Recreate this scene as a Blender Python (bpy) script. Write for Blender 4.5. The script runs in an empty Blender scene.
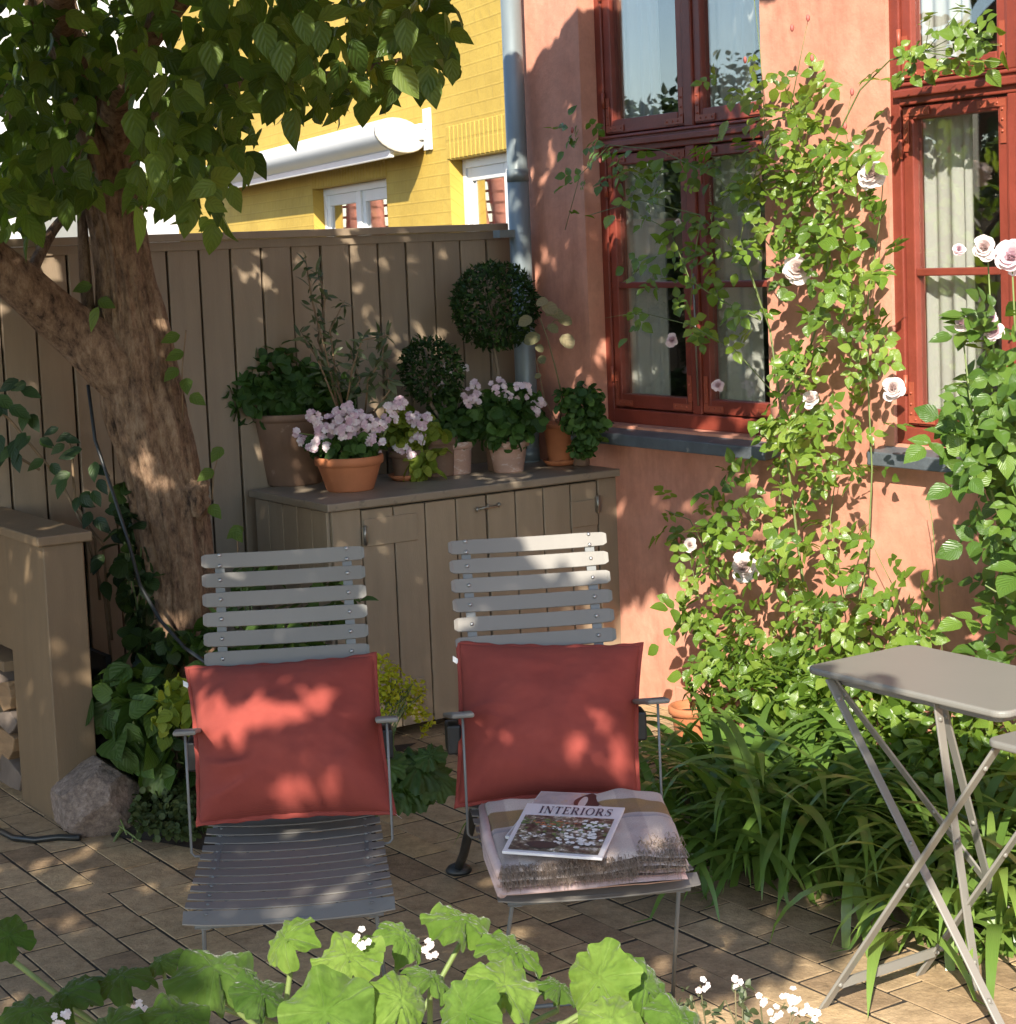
import bpy, bmesh, math, random
import numpy as np
from mathutils import Vector, Matrix, noise

rng = np.random.default_rng(7)
random.seed(7)
S = bpy.context.scene
COL = S.collection
V3 = lambda a: np.array(a, float)

# ------------------------------------------------------------------ camera
FPX, CX, CY = 1878., 508., 431.
PITCH, ROLL, EYE = math.radians(5.5), math.radians(2.35), 1.75
Fw = V3([0, math.cos(PITCH), -math.sin(PITCH)])
_r0 = V3([1, 0, 0]); _u0 = V3([0, math.sin(PITCH), math.cos(PITCH)])
Rt = math.cos(ROLL) * _r0 - math.sin(ROLL) * _u0
Up = math.sin(ROLL) * _r0 + math.cos(ROLL) * _u0
OO = V3([0, 0, EYE])
cam = bpy.data.cameras.new('camera'); camo = bpy.data.objects.new('camera', cam); COL.objects.link(camo)
camo.matrix_world = Matrix(((Rt[0], Up[0], -Fw[0], OO[0]), (Rt[1], Up[1], -Fw[1], OO[1]), (Rt[2], Up[2], -Fw[2], OO[2]), (0, 0, 0, 1)))
cam.sensor_fit = 'HORIZONTAL'; cam.sensor_width = 36; cam.lens = 36 * FPX / 1016
cam.shift_y = -(512 - CY) / 1016; cam.clip_start = .05; cam.clip_end = 500
S.camera = camo

def ray(x, y): return Fw + Rt * (x - CX) / FPX - Up * (y - CY) / FPX
def onz(x, y, z=0.):
    d = ray(x, y); return OO + d * (z - EYE) / d[2]
def ond(x, y, dep):
    d = ray(x, y); return OO + d * dep / d[1]
def onpl(x, y, P, n):
    d = ray(x, y); return OO + d * ((P - OO) @ n) / (d @ n)
U = V3([-.55, .835, 0]); U /= np.linalg.norm(U)          # along the red wall, away
Vv = V3([U[1], -U[0], 0])                                # along the fence, to the right
Z = V3([0, 0, 1])
C0 = V3([.05, 7.76, 0])                                  # corner of the red house
CAB = V3([.42, 7.224, 0])                                # front right corner of the cupboard
def W(s, z, o=0.): return C0 - U * s + Z * z - Vv * o    # point on red wall, o in front of it
def wpx(x, y, o=0.): return onpl(x, y, C0 - Vv * o, Vv)
def fpx(x, y, o=0.): return onpl(x, y, C0 - U * o, U)
def uv(a, b, z=0.): return U * a + Vv * b + Z * z
QX, QY = .3, 1.58                                        # sun ray: horizontal run per metre of drop

# ------------------------------------------------------------------ materials
def newmat(name):
    m = bpy.data.materials.new(name); m.use_nodes = True
    nt = m.node_tree; nt.nodes.clear()
    out = nt.nodes.new('ShaderNodeOutputMaterial'); b = nt.nodes.new('ShaderNodeBsdfPrincipled')
    nt.links.new(b.outputs[0], out.inputs[0])
    return m, nt, b, out
def nd(nt, t, **k):
    n = nt.nodes.new(t)
    for a, v in k.items():
        if a in n.inputs: n.inputs[a].default_value = v
        else: setattr(n, a, v)
    return n
def ramp(nt, fac, stops):
    r = nt.nodes.new('ShaderNodeValToRGB'); e = r.color_ramp.elements
    while len(e) < len(stops): e.new(.5)
    for i, (p, c) in enumerate(stops): e[i].position = p; e[i].color = (*c, 1)
    nt.links.new(fac, r.inputs[0]); return r.outputs[0]
def coords(nt, scale=(1, 1, 1), kind='Object', rot=(0, 0, 0)):
    tc = nt.nodes.new('ShaderNodeTexCoord'); mp = nt.nodes.new('ShaderNodeMapping')
    mp.inputs['Scale'].default_value = scale; mp.inputs['Rotation'].default_value = rot
    nt.links.new(tc.outputs[kind], mp.inputs[0]); return mp.outputs[0]
def noise_(nt, vec, scale, detail=4, rough=.55):
    n = nd(nt, 'ShaderNodeTexNoise'); n.inputs['Scale'].default_value = scale
    n.inputs['Detail'].default_value = detail; n.inputs['Roughness'].default_value = rough
    nt.links.new(vec, n.inputs['Vector']); return n.outputs['Fac']
def bump(nt, b, h, st, dist=.01, prev=None):
    n = nd(nt, 'ShaderNodeBump'); n.inputs['Strength'].default_value = st; n.inputs['Distance'].default_value = dist
    nt.links.new(h, n.inputs['Height']); 
    if prev is not None: nt.links.new(prev, n.inputs['Normal'])
    nt.links.new(n.outputs[0], b.inputs['Normal']); return n.outputs[0]
def mul(nt, a, bb, fac=1., typ='MULTIPLY'):
    n = nt.nodes.new('ShaderNodeMix'); n.data_type = 'RGBA'; n.blend_type = typ
    n.inputs[0].default_value = fac
    nt.links.new(a, n.inputs[6]); nt.links.new(bb, n.inputs[7]); return n.outputs[2]
def attr(nt, name):
    a = nt.nodes.new('ShaderNodeAttribute'); a.attribute_name = name; return a

def paint(name, c, var=.12, scale=6, rough=.5, bmp=.15, bscale=60, stretch=(1, 1, 1), metal=0., tint=True, dirt=None):
    """worn paint, metal, clay: base colour with soft variation, per piece tint and fine bump"""
    m, nt, b, out = newmat(name)
    v = coords(nt, stretch)
    c = V3(c)
    n1 = noise_(nt, v, scale, 5)
    col = ramp(nt, n1, [(.25, c * (1 - var)), (.75, np.minimum(c * (1 + var), 1))])
    if tint:
        a = attr(nt, 'tint')
        t = ramp(nt, a.outputs['Fac'], [(0, (.82, .82, .82)), (1, (1, 1, 1))])
        col = mul(nt, col, t)
    if dirt:
        n3 = noise_(nt, v, scale * 2.3, 6, .65)
        f = ramp(nt, n3, [(dirt[1], (0, 0, 0)), (dirt[1] + .14, (1, 1, 1))])
        mx = nt.nodes.new('ShaderNodeMix'); mx.data_type = 'RGBA'
        nt.links.new(f, mx.inputs[0]); nt.links.new(col, mx.inputs[6]); mx.inputs[7].default_value = (*dirt[0], 1); col = mx.outputs[2]
    nt.links.new(col, b.inputs['Base Color'])
    b.inputs['Roughness'].default_value = rough; b.inputs['Metallic'].default_value = metal
    if bmp: bump(nt, b, noise_(nt, v, bscale, 4), bmp, .004)
    return m

def leafmat(name, dark, mid, light, rough=.42, trans=.35, vein=.5, spec=.4, veins=9, sheen=0., trcol=None):
    m, nt, b, out = newmat(name)
    a = attr(nt, 'tint')
    col = ramp(nt, a.outputs['Fac'], [(0, dark), (.5, mid), (1, light)])
    uvn = nt.nodes.new('ShaderNodeUVMap')
    sx = nt.nodes.new('ShaderNodeSeparateXYZ'); nt.links.new(uvn.outputs[0], sx.inputs[0])
    ab = nd(nt, 'ShaderNodeMath', operation='SUBTRACT'); nt.links.new(sx.outputs[0], ab.inputs[0]); ab.inputs[1].default_value = .5
    ab2 = nd(nt, 'ShaderNodeMath', operation='ABSOLUTE'); nt.links.new(ab.outputs[0], ab2.inputs[0])
    k = nd(nt, 'ShaderNodeMath', operation='MULTIPLY_ADD'); nt.links.new(ab2.outputs[0], k.inputs[0]); k.inputs[1].default_value = -.9; nt.links.new(sx.outputs[1], k.inputs[2])
    k2 = nd(nt, 'ShaderNodeMath', operation='MULTIPLY'); nt.links.new(k.outputs[0], k2.inputs[0]); k2.inputs[1].default_value = veins * 6.283
    s = nd(nt, 'ShaderNodeMath', operation='SINE'); nt.links.new(k2.outputs[0], s.inputs[0])
    mid_ = nd(nt, 'ShaderNodeMath', operation='LESS_THAN'); nt.links.new(ab2.outputs[0], mid_.inputs[0]); mid_.inputs[1].default_value = .03
    h = nd(nt, 'ShaderNodeMath', operation='MULTIPLY_ADD'); nt.links.new(mid_.outputs[0], h.inputs[0]); h.inputs[1].default_value = -1.5; nt.links.new(s.outputs[0], h.inputs[2])
    if vein: bump(nt, b, h.outputs[0], vein, .0012)
    vc = ramp(nt, h.outputs[0], [(0, (1.0, 1.0, 1.0)), (.9, (.86, .86, .86))])
    col = mul(nt, col, vc)
    nt.links.new(col, b.inputs['Base Color'])
    b.inputs['Roughness'].default_value = rough
    b.inputs['Specular IOR Level'].default_value = spec
    if sheen:
        b.inputs['Sheen Weight'].default_value = sheen; b.inputs['Sheen Roughness'].default_value = .4
    tr = nt.nodes.new('ShaderNodeBsdfTranslucent')
    g = nd(nt, 'ShaderNodeMix', data_type='RGBA', blend_type='MULTIPLY'); g.inputs[0].default_value = 1
    nt.links.new(col, g.inputs[6]); g.inputs[7].default_value = (*(trcol or (1.6, 1.5, .5)), 1)
    nt.links.new(g.outputs[2], tr.inputs[0])
    mx = nt.nodes.new('ShaderNodeMixShader'); mx.inputs[0].default_value = trans
    nt.links.new(b.outputs[0], mx.inputs[1]); nt.links.new(tr.outputs[0], mx.inputs[2]); nt.links.new(mx.outputs[0], out.inputs[0])
    return m

def glassmat(name, lo, hi, tintc=(1, 1, 1)):
    m, nt, b, out = newmat(name); nt.nodes.remove(b)
    t = nt.nodes.new('ShaderNodeBsdfTransparent'); t.inputs[0].default_value = (*tintc, 1)
    g = nt.nodes.new('ShaderNodeBsdfGlossy'); g.inputs['Roughness'].default_value = .01
    v = coords(nt, (1, 1, 1)); bn = nd(nt, 'ShaderNodeBump'); bn.inputs['Strength'].default_value = .02; bn.inputs['Distance'].default_value = .006
    nt.links.new(noise_(nt, v, 5, 1), bn.inputs['Height']); nt.links.new(bn.outputs[0], g.inputs['Normal'])
    lw = nt.nodes.new('ShaderNodeLayerWeight'); lw.inputs[0].default_value = .35
    mr = nd(nt, 'ShaderNodeMapRange'); nt.links.new(lw.outputs['Facing'], mr.inputs[0]); mr.inputs[3].default_value = lo; mr.inputs[4].default_value = hi
    mx = nt.nodes.new('ShaderNodeMixShader'); nt.links.new(mr.outputs[0], mx.inputs[0])
    nt.links.new(t.outputs[0], mx.inputs[1]); nt.links.new(g.outputs[0], mx.inputs[2]); nt.links.new(mx.outputs[0], out.inputs[0])
    return m

M = {}
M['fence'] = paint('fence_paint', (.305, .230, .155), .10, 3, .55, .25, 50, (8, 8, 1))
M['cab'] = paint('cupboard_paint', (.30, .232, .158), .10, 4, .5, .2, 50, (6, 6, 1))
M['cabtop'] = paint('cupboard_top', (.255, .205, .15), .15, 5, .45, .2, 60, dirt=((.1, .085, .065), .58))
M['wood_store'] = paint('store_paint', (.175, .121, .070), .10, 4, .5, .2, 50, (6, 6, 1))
M['dark'] = paint('dark_gap', (.03, .024, .018), .2, 5, .9, 0)
M['zinc'] = paint('zinc', (.20, .235, .24), .25, 7, .42, .1, 40, (1, 1, .25), metal=.25)
M['sill'] = paint('slate_sill', (.10, .115, .13), .25, 14, .45, .3, 60, dirt=((.25, .25, .24), .62))
M['frame'] = paint('red_frame_paint', (.225, .044, .027), .18, 10, .42, .25, 90, dirt=((.2, .04, .025), .63))
M['iron'] = paint('iron_red', (.33, .075, .04), .1, 20, .45, .2, 90)
M['chair'] = paint('grey_enamel', (.20, .186, .165), .07, 5, .58, .05, 120)
M['chairrod'] = paint('grey_rod', (.15, .155, .15), .05, 5, .4, 0)
M['table'] = paint('taupe_enamel', (.215, .205, .18), .04, 4, .42, .05, 150)
M['blackp'] = paint('black_plastic', (.02, .021, .022), .2, 6, .45, .1, 60)
M['rivet'] = paint('rivet_steel', (.42, .42, .42), .1, 20, .3, 0, metal=.8)
M['brass'] = paint('dull_steel', (.33, .31, .27), .2, 20, .4, 0, metal=.8)
M['white'] = paint('white_paint', (.78, .78, .76), .04, 5, .4, .05, 60)
M['awn'] = paint('awning_white', (.80, .80, .79), .03, 5, .3, 0)
M['awnend'] = paint('awning_cream', (.62, .58, .50), .03, 5, .4, 0)
M['terra'] = paint('terracotta', (.46, .165, .07), .16, 9, .75, .3, 60, dirt=((.5, .27, .17), .68))
M['terradk'] = paint('dark_terracotta', (.19, .112, .072), .2, 8, .8, .35, 50, dirt=((.36, .25, .19), .64))
M['terrapk'] = paint('pale_terracotta', (.43, .26, .195), .15, 10, .85, .35, 60, (1, 1, 2.5), dirt=((.6, .5, .44), .56))
M['soil'] = paint('soil', (.035, .024, .016), .4, 30, .95, .9, 60)
M['bud'] = paint('rose_bud', (.45, .12, .1), .2, 20, .6, 0)
M['tag'] = paint('white_cloth_tag', (.8, .78, .74), .05, 30, .8, .2, 200)
M['hose'] = paint('black_hose', (.02, .022, .022), .2, 10, .35, 0)
M['stemg'] = paint('green_stem', (.15, .20, .06), .3, 20, .6, .1, 80)
M['stemb'] = paint('brown_stem', (.20, .13, .07), .25, 20, .7, .2, 80)
M['stemw'] = paint('woody_stem', (.19, .145, .10), .2, 30, .8, .3, 80)
M['room'] = paint('room_wall', (.20, .20, .18), .15, 2, .8, 0)
M['paper'] = paint('paper', (.72, .70, .70), .03, 8, .35, 0)
M['ink'] = paint('ink', (.03, .035, .07), .1, 8, .4, 0)
M['hair'] = paint('printed_dark', (.022, .018, .018), .3, 8, .35, 0)
M['skin'] = paint('printed_face', (.62, .56, .52), .1, 30, .35, 0)
M['roof'] = paint('roof_tile', (.36, .13, .075), .3, 5, .8, .5, 12)
M['ywhite'] = paint('white_render', (.52, .50, .475), .06, 3, .8, .2, 30)
M['log'] = paint('split_log', (.30, .19, .10), .3, 6, .8, .5, 40, (1, 1, 6))
M['logb'] = paint('log_bark', (.16, .125, .10), .3, 10, .9, .7, 40)
M['petal'] = leafmat('petal_pink', (.68, .50, .56), (.77, .62, .66), (.82, .73, .74), .6, .35, 0, .2, trcol=(1.1, .95, 1.))
M['petalw'] = leafmat('petal_white', (.72, .58, .56), (.80, .72, .69), (.84, .80, .78), .6, .35, 0, .2, trcol=(1.1, 1, 1.))
M['pelpink'] = leafmat('petal_pelargonium', (.62, .42, .50), (.76, .62, .66), (.84, .78, .78), .6, .3, 0, .2, trcol=(1.1, .95, 1.))
M['yellowfl'] = leafmat('lime_flower', (.30, .33, .02), (.42, .44, .03), (.55, .52, .06), .6, .4, 0, .2)
M['tree'] = leafmat('dogwood_leaf', (.048, .085, .015), (.092, .155, .027), (.19, .26, .055), .38, .50, .6, .30, 5)
M['rose'] = leafmat('rose_leaf', (.075, .140, .020), (.135, .235, .028), (.235, .33, .055), .26, .36, .4, .6, 8)
M['bush'] = leafmat('rose_bush_leaf', (.055, .12, .02), (.09, .175, .028), (.15, .25, .04), .32, .34, .5, .5, 8)
M['lily'] = leafmat('strap_leaf', (.060, .118, .024), (.112, .20, .037), (.20, .30, .065), .26, .3, 0, .5)
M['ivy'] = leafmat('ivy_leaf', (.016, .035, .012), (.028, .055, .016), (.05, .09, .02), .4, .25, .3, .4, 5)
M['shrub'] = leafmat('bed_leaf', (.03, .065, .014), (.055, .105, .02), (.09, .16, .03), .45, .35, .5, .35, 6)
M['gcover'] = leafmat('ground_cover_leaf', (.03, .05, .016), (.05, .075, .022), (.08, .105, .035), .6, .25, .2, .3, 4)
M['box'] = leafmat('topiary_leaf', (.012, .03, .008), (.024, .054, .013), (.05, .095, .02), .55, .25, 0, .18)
M['olive'] = leafmat('olive_leaf', (.05, .075, .03), (.075, .10, .045), (.12, .14, .07), .5, .25, 0, .4)
M['pel'] = leafmat('pelargonium_leaf', (.028, .065, .014), (.045, .10, .02), (.075, .15, .03), .55, .3, .3, .3, 5)
M['pely'] = leafmat('yellow_leaf', (.12, .18, .02), (.20, .26, .03), (.30, .33, .05), .55, .35, .3, .3, 5)
M['wisp'] = leafmat('wilted_leaf', (.13, .13, .06), (.20, .18, .09), (.30, .24, .14), .6, .35, .2, .3, 4)
M['hedge'] = leafmat('far_leaf', (.02, .04, .012), (.035, .06, .018), (.055, .09, .025), .5, .25, 0, .3)

def special_mats():
    # lime washed red plaster
    m, nt, b, out = newmat('red_plaster'); v = coords(nt)
    n1 = noise_(nt, v, 1.7, 6, .6); n2 = noise_(nt, v, 14, 6, .65)
    c = ramp(nt, n1, [(.3, (.50, .205, .135)), (.52, (.565, .255, .172)), (.72, (.61, .305, .215))])
    n4 = noise_(nt, coords(nt, (1, 1, .22)), 4.5, 6, .7); c2 = mul(nt, ramp(nt, n2, [(.3, (.84, .84, .84)), (.65, (1.05, 1.05, 1.05))]), ramp(nt, n4, [(.34, (.80, .78, .77)), (.5, (1., 1., 1.)), (.7, (1.03, 1.05, 1.06))]))
    nt.links.new(mul(nt, c, c2), b.inputs['Base Color']); b.inputs['Roughness'].default_value = .9
    p = bump(nt, b, noise_(nt, v, 9, 3), .35, .02); bump(nt, b, noise_(nt, v, 130, 4), .25, .004, p)
    M['plaster'] = m
    # yellow painted brick: coordinates come in as metres along the wall (uv)
    m, nt, b, out = newmat('yellow_brick')
    uvn = nt.nodes.new('ShaderNodeUVMap')
    br = nd(nt, 'ShaderNodeTexBrick'); nt.links.new(uvn.outputs[0], br.inputs['Vector'])
    br.inputs['Scale'].default_value = 1; br.inputs['Brick Width'].default_value = .24; br.inputs['Row Height'].default_value = .077
    br.inputs['Mortar Size'].default_value = .007; br.inputs['Mortar Smooth'].default_value = .6
    br.inputs['Color1'].default_value = (.46, .305, .05, 1); br.inputs['Color2'].default_value = (.49, .33, .058, 1); br.inputs['Mortar'].default_value = (.445, .295, .05, 1)
    n2 = noise_(nt, uvn.outputs[0], 1.6, 5, .6)
    c2 = ramp(nt, n2, [(.3, (.86, .85, .82)), (.7, (1.05, 1.05, 1.05))])
    nt.links.new(mul(nt, br.outputs['Color'], c2), b.inputs['Base Color']); b.inputs['Roughness'].default_value = .8
    inv = nd(nt, 'ShaderNodeMath', operation='SUBTRACT'); inv.inputs[0].default_value = 1; nt.links.new(br.outputs['Fac'], inv.inputs[1])
    p = bump(nt, b, inv.outputs[0], .28, .006); bump(nt, b, noise_(nt, uvn.outputs[0], 14, 5), .45, .012, p)
    M['ybrick'] = m
    # clay pavers
    m, nt, b, out = newmat('clay_paver'); v = coords(nt); a = attr(nt, 'tint')
    c = ramp(nt, a.outputs['Fac'], [(0, (.28, .19, .11)), (.3, (.38, .265, .15)), (.65, (.46, .33, .19)), (1, (.51, .355, .185))])
    n1 = ramp(nt, noise_(nt, v, 16, 7, .7), [(.28, (.55, .53, .50)), (.55, (1., 1., 1.)), (.8, (1.15, 1.13, 1.1))])
    n2 = ramp(nt, noise_(nt, v, 90, 4, .7), [(.3, (.8, .8, .8)), (.6, (1.05, 1.05, 1.05))])
    n3 = ramp(nt, noise_(nt, v, 2.2, 4, .6), [(.3, (.78, .76, .72)), (.65, (1.05, 1.05, 1.05))])
    nt.links.new(mul(nt, mul(nt, mul(nt, c, n1), n2), n3), b.inputs['Base Color']); b.inputs['Roughness'].default_value = .85
    p = bump(nt, b, noise_(nt, v, 22, 5, .65), .5, .012); bump(nt, b, noise_(nt, v, 170, 3), .35, .003, p)
    M['paver'] = m
    m, nt, b, out = newmat('joint_sand'); v = coords(nt)
    c = ramp(nt, noise_(nt, v, 30, 5), [(.3, (.012, .010, .007)), (.7, (.035, .028, .018))])
    nt.links.new(c, b.inputs['Base Color']); b.inputs['Roughness'].default_value = .95
    bump(nt, b, noise_(nt, v, 60, 4), .6, .01); M['joint'] = m
    # bark
    m, nt, b, out = newmat('bark'); v = coords(nt, (1, 1, .40)); vf = coords(nt, (1, 1, .6))
    n1 = noise_(nt, v, 34, 9, .74); n2 = noise_(nt, vf, 5, 4); n3 = noise_(nt, vf, 70, 5, .7)
    c = ramp(nt, n1, [(.34, (.05, .03, .018)), (.43, (.225, .142, .09)), (.54, (.38, .255, .165)), (.68, (.54, .40, .28))])
    c2 = ramp(nt, n2, [(.3, (.72, .66, .6)), (.7, (1.1, 1.05, 1.)),])
    nt.links.new(mul(nt, c, c2), b.inputs['Base Color']); b.inputs['Roughness'].default_value = .95
    p = bump(nt, b, n1, 1., .05); bump(nt, b, n3, .8, .010, p); M['bark'] = m
    # rock
    m, nt, b, out = newmat('granite'); v = coords(nt)
    c = ramp(nt, noise_(nt, v, 60, 5, .8), [(.3, (.085, .065, .053)), (.5, (.19, .15, .122)), (.72, (.33, .27, .22))])
    c2 = ramp(nt, noise_(nt, v, 9, 3), [(.35, (.7, .66, .64)), (.65, (1.05, 1., 1.))])
    nt.links.new(mul(nt, c, c2), b.inputs['Base Color']); b.inputs['Roughness'].default_value = .9
    p = bump(nt, b, noise_(nt, v, 12, 5), .6, .03); bump(nt, b, noise_(nt, v, 80, 4), .4, .004, p); M['rock'] = m
    # red linen
    m, nt, b, out = newmat('red_linen')
    uvn = nt.nodes.new('ShaderNodeUVMap'); mp = nt.nodes.new('ShaderNodeMapping'); mp.inputs['Scale'].default_value = (1, 1, 1); nt.links.new(uvn.outputs[0], mp.inputs[0])
    w1 = nd(nt, 'ShaderNodeTexWave', wave_type='BANDS', bands_direction='X'); w1.inputs['Scale'].default_value = 70; w1.inputs['Distortion'].default_value = 2.5; w1.inputs['Detail'].default_value = 3
    w2 = nd(nt, 'ShaderNodeTexWave', wave_type='BANDS', bands_direction='Y'); w2.inputs['Scale'].default_value = 70; w2.inputs['Distortion'].default_value = 2.5; w2.inputs['Detail'].default_value = 3
    nt.links.new(mp.outputs[0], w1.inputs['Vector']); nt.links.new(mp.outputs[0], w2.inputs['Vector'])
    ad = nd(nt, 'ShaderNodeMath', operation='ADD'); nt.links.new(w1.outputs['Fac'], ad.inputs[0]); nt.links.new(w2.outputs['Fac'], ad.inputs[1])
    n1 = noise_(nt, mp.outputs[0], 5, 5, .6)
    c = ramp(nt, n1, [(.3, (.225, .036, .026)), (.7, (.285, .050, .035))])
    c2 = ramp(nt, ad.outputs[0], [(.2, (.8, .8, .8)), (1., (1.05, 1.05, 1.05))])
    nt.links.new(mul(nt, c, c2), b.inputs['Base Color']); b.inputs['Roughness'].default_value = .9
    b.inputs['Sheen Weight'].default_value = .0
    bump(nt, b, ad.outputs[0], .25, .0015); M['linen'] = m
    # wool throw, plaid
    m, nt, b, out = newmat('wool_plaid')
    uvn = nt.nodes.new('ShaderNodeUVMap'); sp = nt.nodes.new('ShaderNodeSeparateXYZ'); nt.links.new(uvn.outputs[0], sp.inputs[0])
    def bands(o, stops):
        r = nt.nodes.new('ShaderNodeValToRGB'); r.color_ramp.interpolation = 'LINEAR'; e = r.color_ramp.elements
        while len(e) < len(stops): e.new(.5)
        for i, (p, c) in enumerate(stops): e[i].position = p; e[i].color = (*c, 1)
        nt.links.new(o, r.inputs[0]); return r.outputs[0]
    P, Mu, G = (.55, .45, .395), (.30, .17, .055), (.33, .295, .31)
    cy_ = bands(sp.outputs[1], [(0, P), (.50, P), (.51, G), (.57, P), (.575, Mu), (.80, Mu), (.81, P), (1, P)])
    cx_ = bands(sp.outputs[0], [(0, (.75, .72, .75)), (.10, (.75, .72, .75)), (.11, (1, 1, 1)), (.72, (1, 1, 1)), (.73, (.80, .78, .82)), (.83, (.80, .78, .82)), (.84, (1, 1, 1)), (1, (1, 1, 1))])
    n1 = noise_(nt, uvn.outputs[0], 120, 4, .7); c3 = ramp(nt, n1, [(.3, (.72, .72, .72)), (.7, (1.08, 1.08, 1.08))])
    nt.links.new(mul(nt, mul(nt, cy_, cx_), c3), b.inputs['Base Color']); b.inputs['Roughness'].default_value = .95; b.inputs['Sheen Weight'].default_value = .08
    bump(nt, b, n1, .5, .003); M['wool'] = m
    M['fringe'] = paint('wool_fringe', (.30, .225, .175), .35, 60, .95, .3, 200)
    M['woolpk'] = paint('wool_pink', (.56, .41, .385), .08, 40, .95, .4, 300)
    # printed photo of a garden table
    m, nt, b, out = newmat('printed_photo')
    uvn = nt.nodes.new('ShaderNodeUVMap')
    n1 = noise_(nt, uvn.outputs[0], 11, 6, .68)
    c = ramp(nt, n1, [(.36, (.010, .012, .010)), (.46, (.045, .05, .038)), (.50, (.18, .16, .12)), (.53, (.07, .10, .045)), (.57, (.40, .38, .33)), (.64, (.68, .66, .62))])
    n2 = noise_(nt, uvn.outputs[0], 3, 3); c2 = ramp(nt, n2, [(.40, (.35, .35, .33)), (.60, (1.7, 1.65, 1.6))])
    nt.links.new(mul(nt, c, c2), b.inputs['Base Color']); b.inputs['Roughness'].default_value = .3; M['photo'] = m
    m, nt, b, out = newmat('printed_portrait')
    uvn = nt.nodes.new('ShaderNodeUVMap')
    c = ramp(nt, noise_(nt, uvn.outputs[0], 5, 5, .6), [(.35, (.34, .31, .31)), (.55, (.46, .42, .41)), (.62, (.5, .36, .22)), (.75, (.55, .5, .5))])
    nt.links.new(c, b.inputs['Base Color']); b.inputs['Roughness'].default_value = .3; M['portrait'] = m
    # curtain
    m, nt, b, out = newmat('white_curtain'); v = coords(nt)
    b.inputs['Base Color'].default_value = (.66, .68, .60, 1); b.inputs['Roughness'].default_value = .9
    tr = nt.nodes.new('ShaderNodeBsdfTranslucent'); tr.inputs[0].default_value = (.7, .7, .62, 1)
    mx = nt.nodes.new('ShaderNodeMixShader'); mx.inputs[0].default_value = .3
    nt.links.new(b.outputs[0], mx.inputs[1]); nt.links.new(tr.outputs[0], mx.inputs[2]); nt.links.new(mx.outputs[0], out.inputs[0])
    M['curtain'] = m
    # peppermint pelargonium velvet leaf
    m = leafmat('velvet_leaf', (.050, .095, .026), (.100, .180, .034), (.165, .255, .052), .85, .36, 0, .05, sheen=.22)
    nt = m.node_tree; b = [n for n in nt.nodes if n.type == 'BSDF_PRINCIPLED'][0]
    a = attr(nt, 'ridge'); v = coords(nt)
    n1 = noise_(nt, v, 55, 4, .6); n0 = noise_(nt, v, 14, 3)
    ad = nd(nt, 'ShaderNodeMath', operation='MULTIPLY_ADD'); nt.links.new(a.outputs['Fac'], ad.inputs[0]); ad.inputs[1].default_value = .5; nt.links.new(n1, ad.inputs[2])
    bump(nt, b, ad.outputs[0], .45, .006)
    old = b.inputs['Base Color'].links[0].from_socket
    c1 = ramp(nt, n0, [(.35, (.68, .76, .60)), (.65, (1.15, 1.1, 1.15))]); c2 = ramp(nt, a.outputs['Fac'], [(0, (1.35, 1.25, 1.5)), (.6, (1, 1, 1))])
    c3 = ramp(nt, n1, [(.35, (.82, .84, .8)), (.6, (1.06, 1.05, 1.06))])
    col = mul(nt, mul(nt, mul(nt, old, c1), c2), c3)
    nt.links.new(col, b.inputs['Base Color']); M['velvet'] = m
special_mats()
M['glass'] = glassmat('window_glass', .10, .45)
M['glass_far'] = glassmat('far_window_glass', .45, .8)

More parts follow.
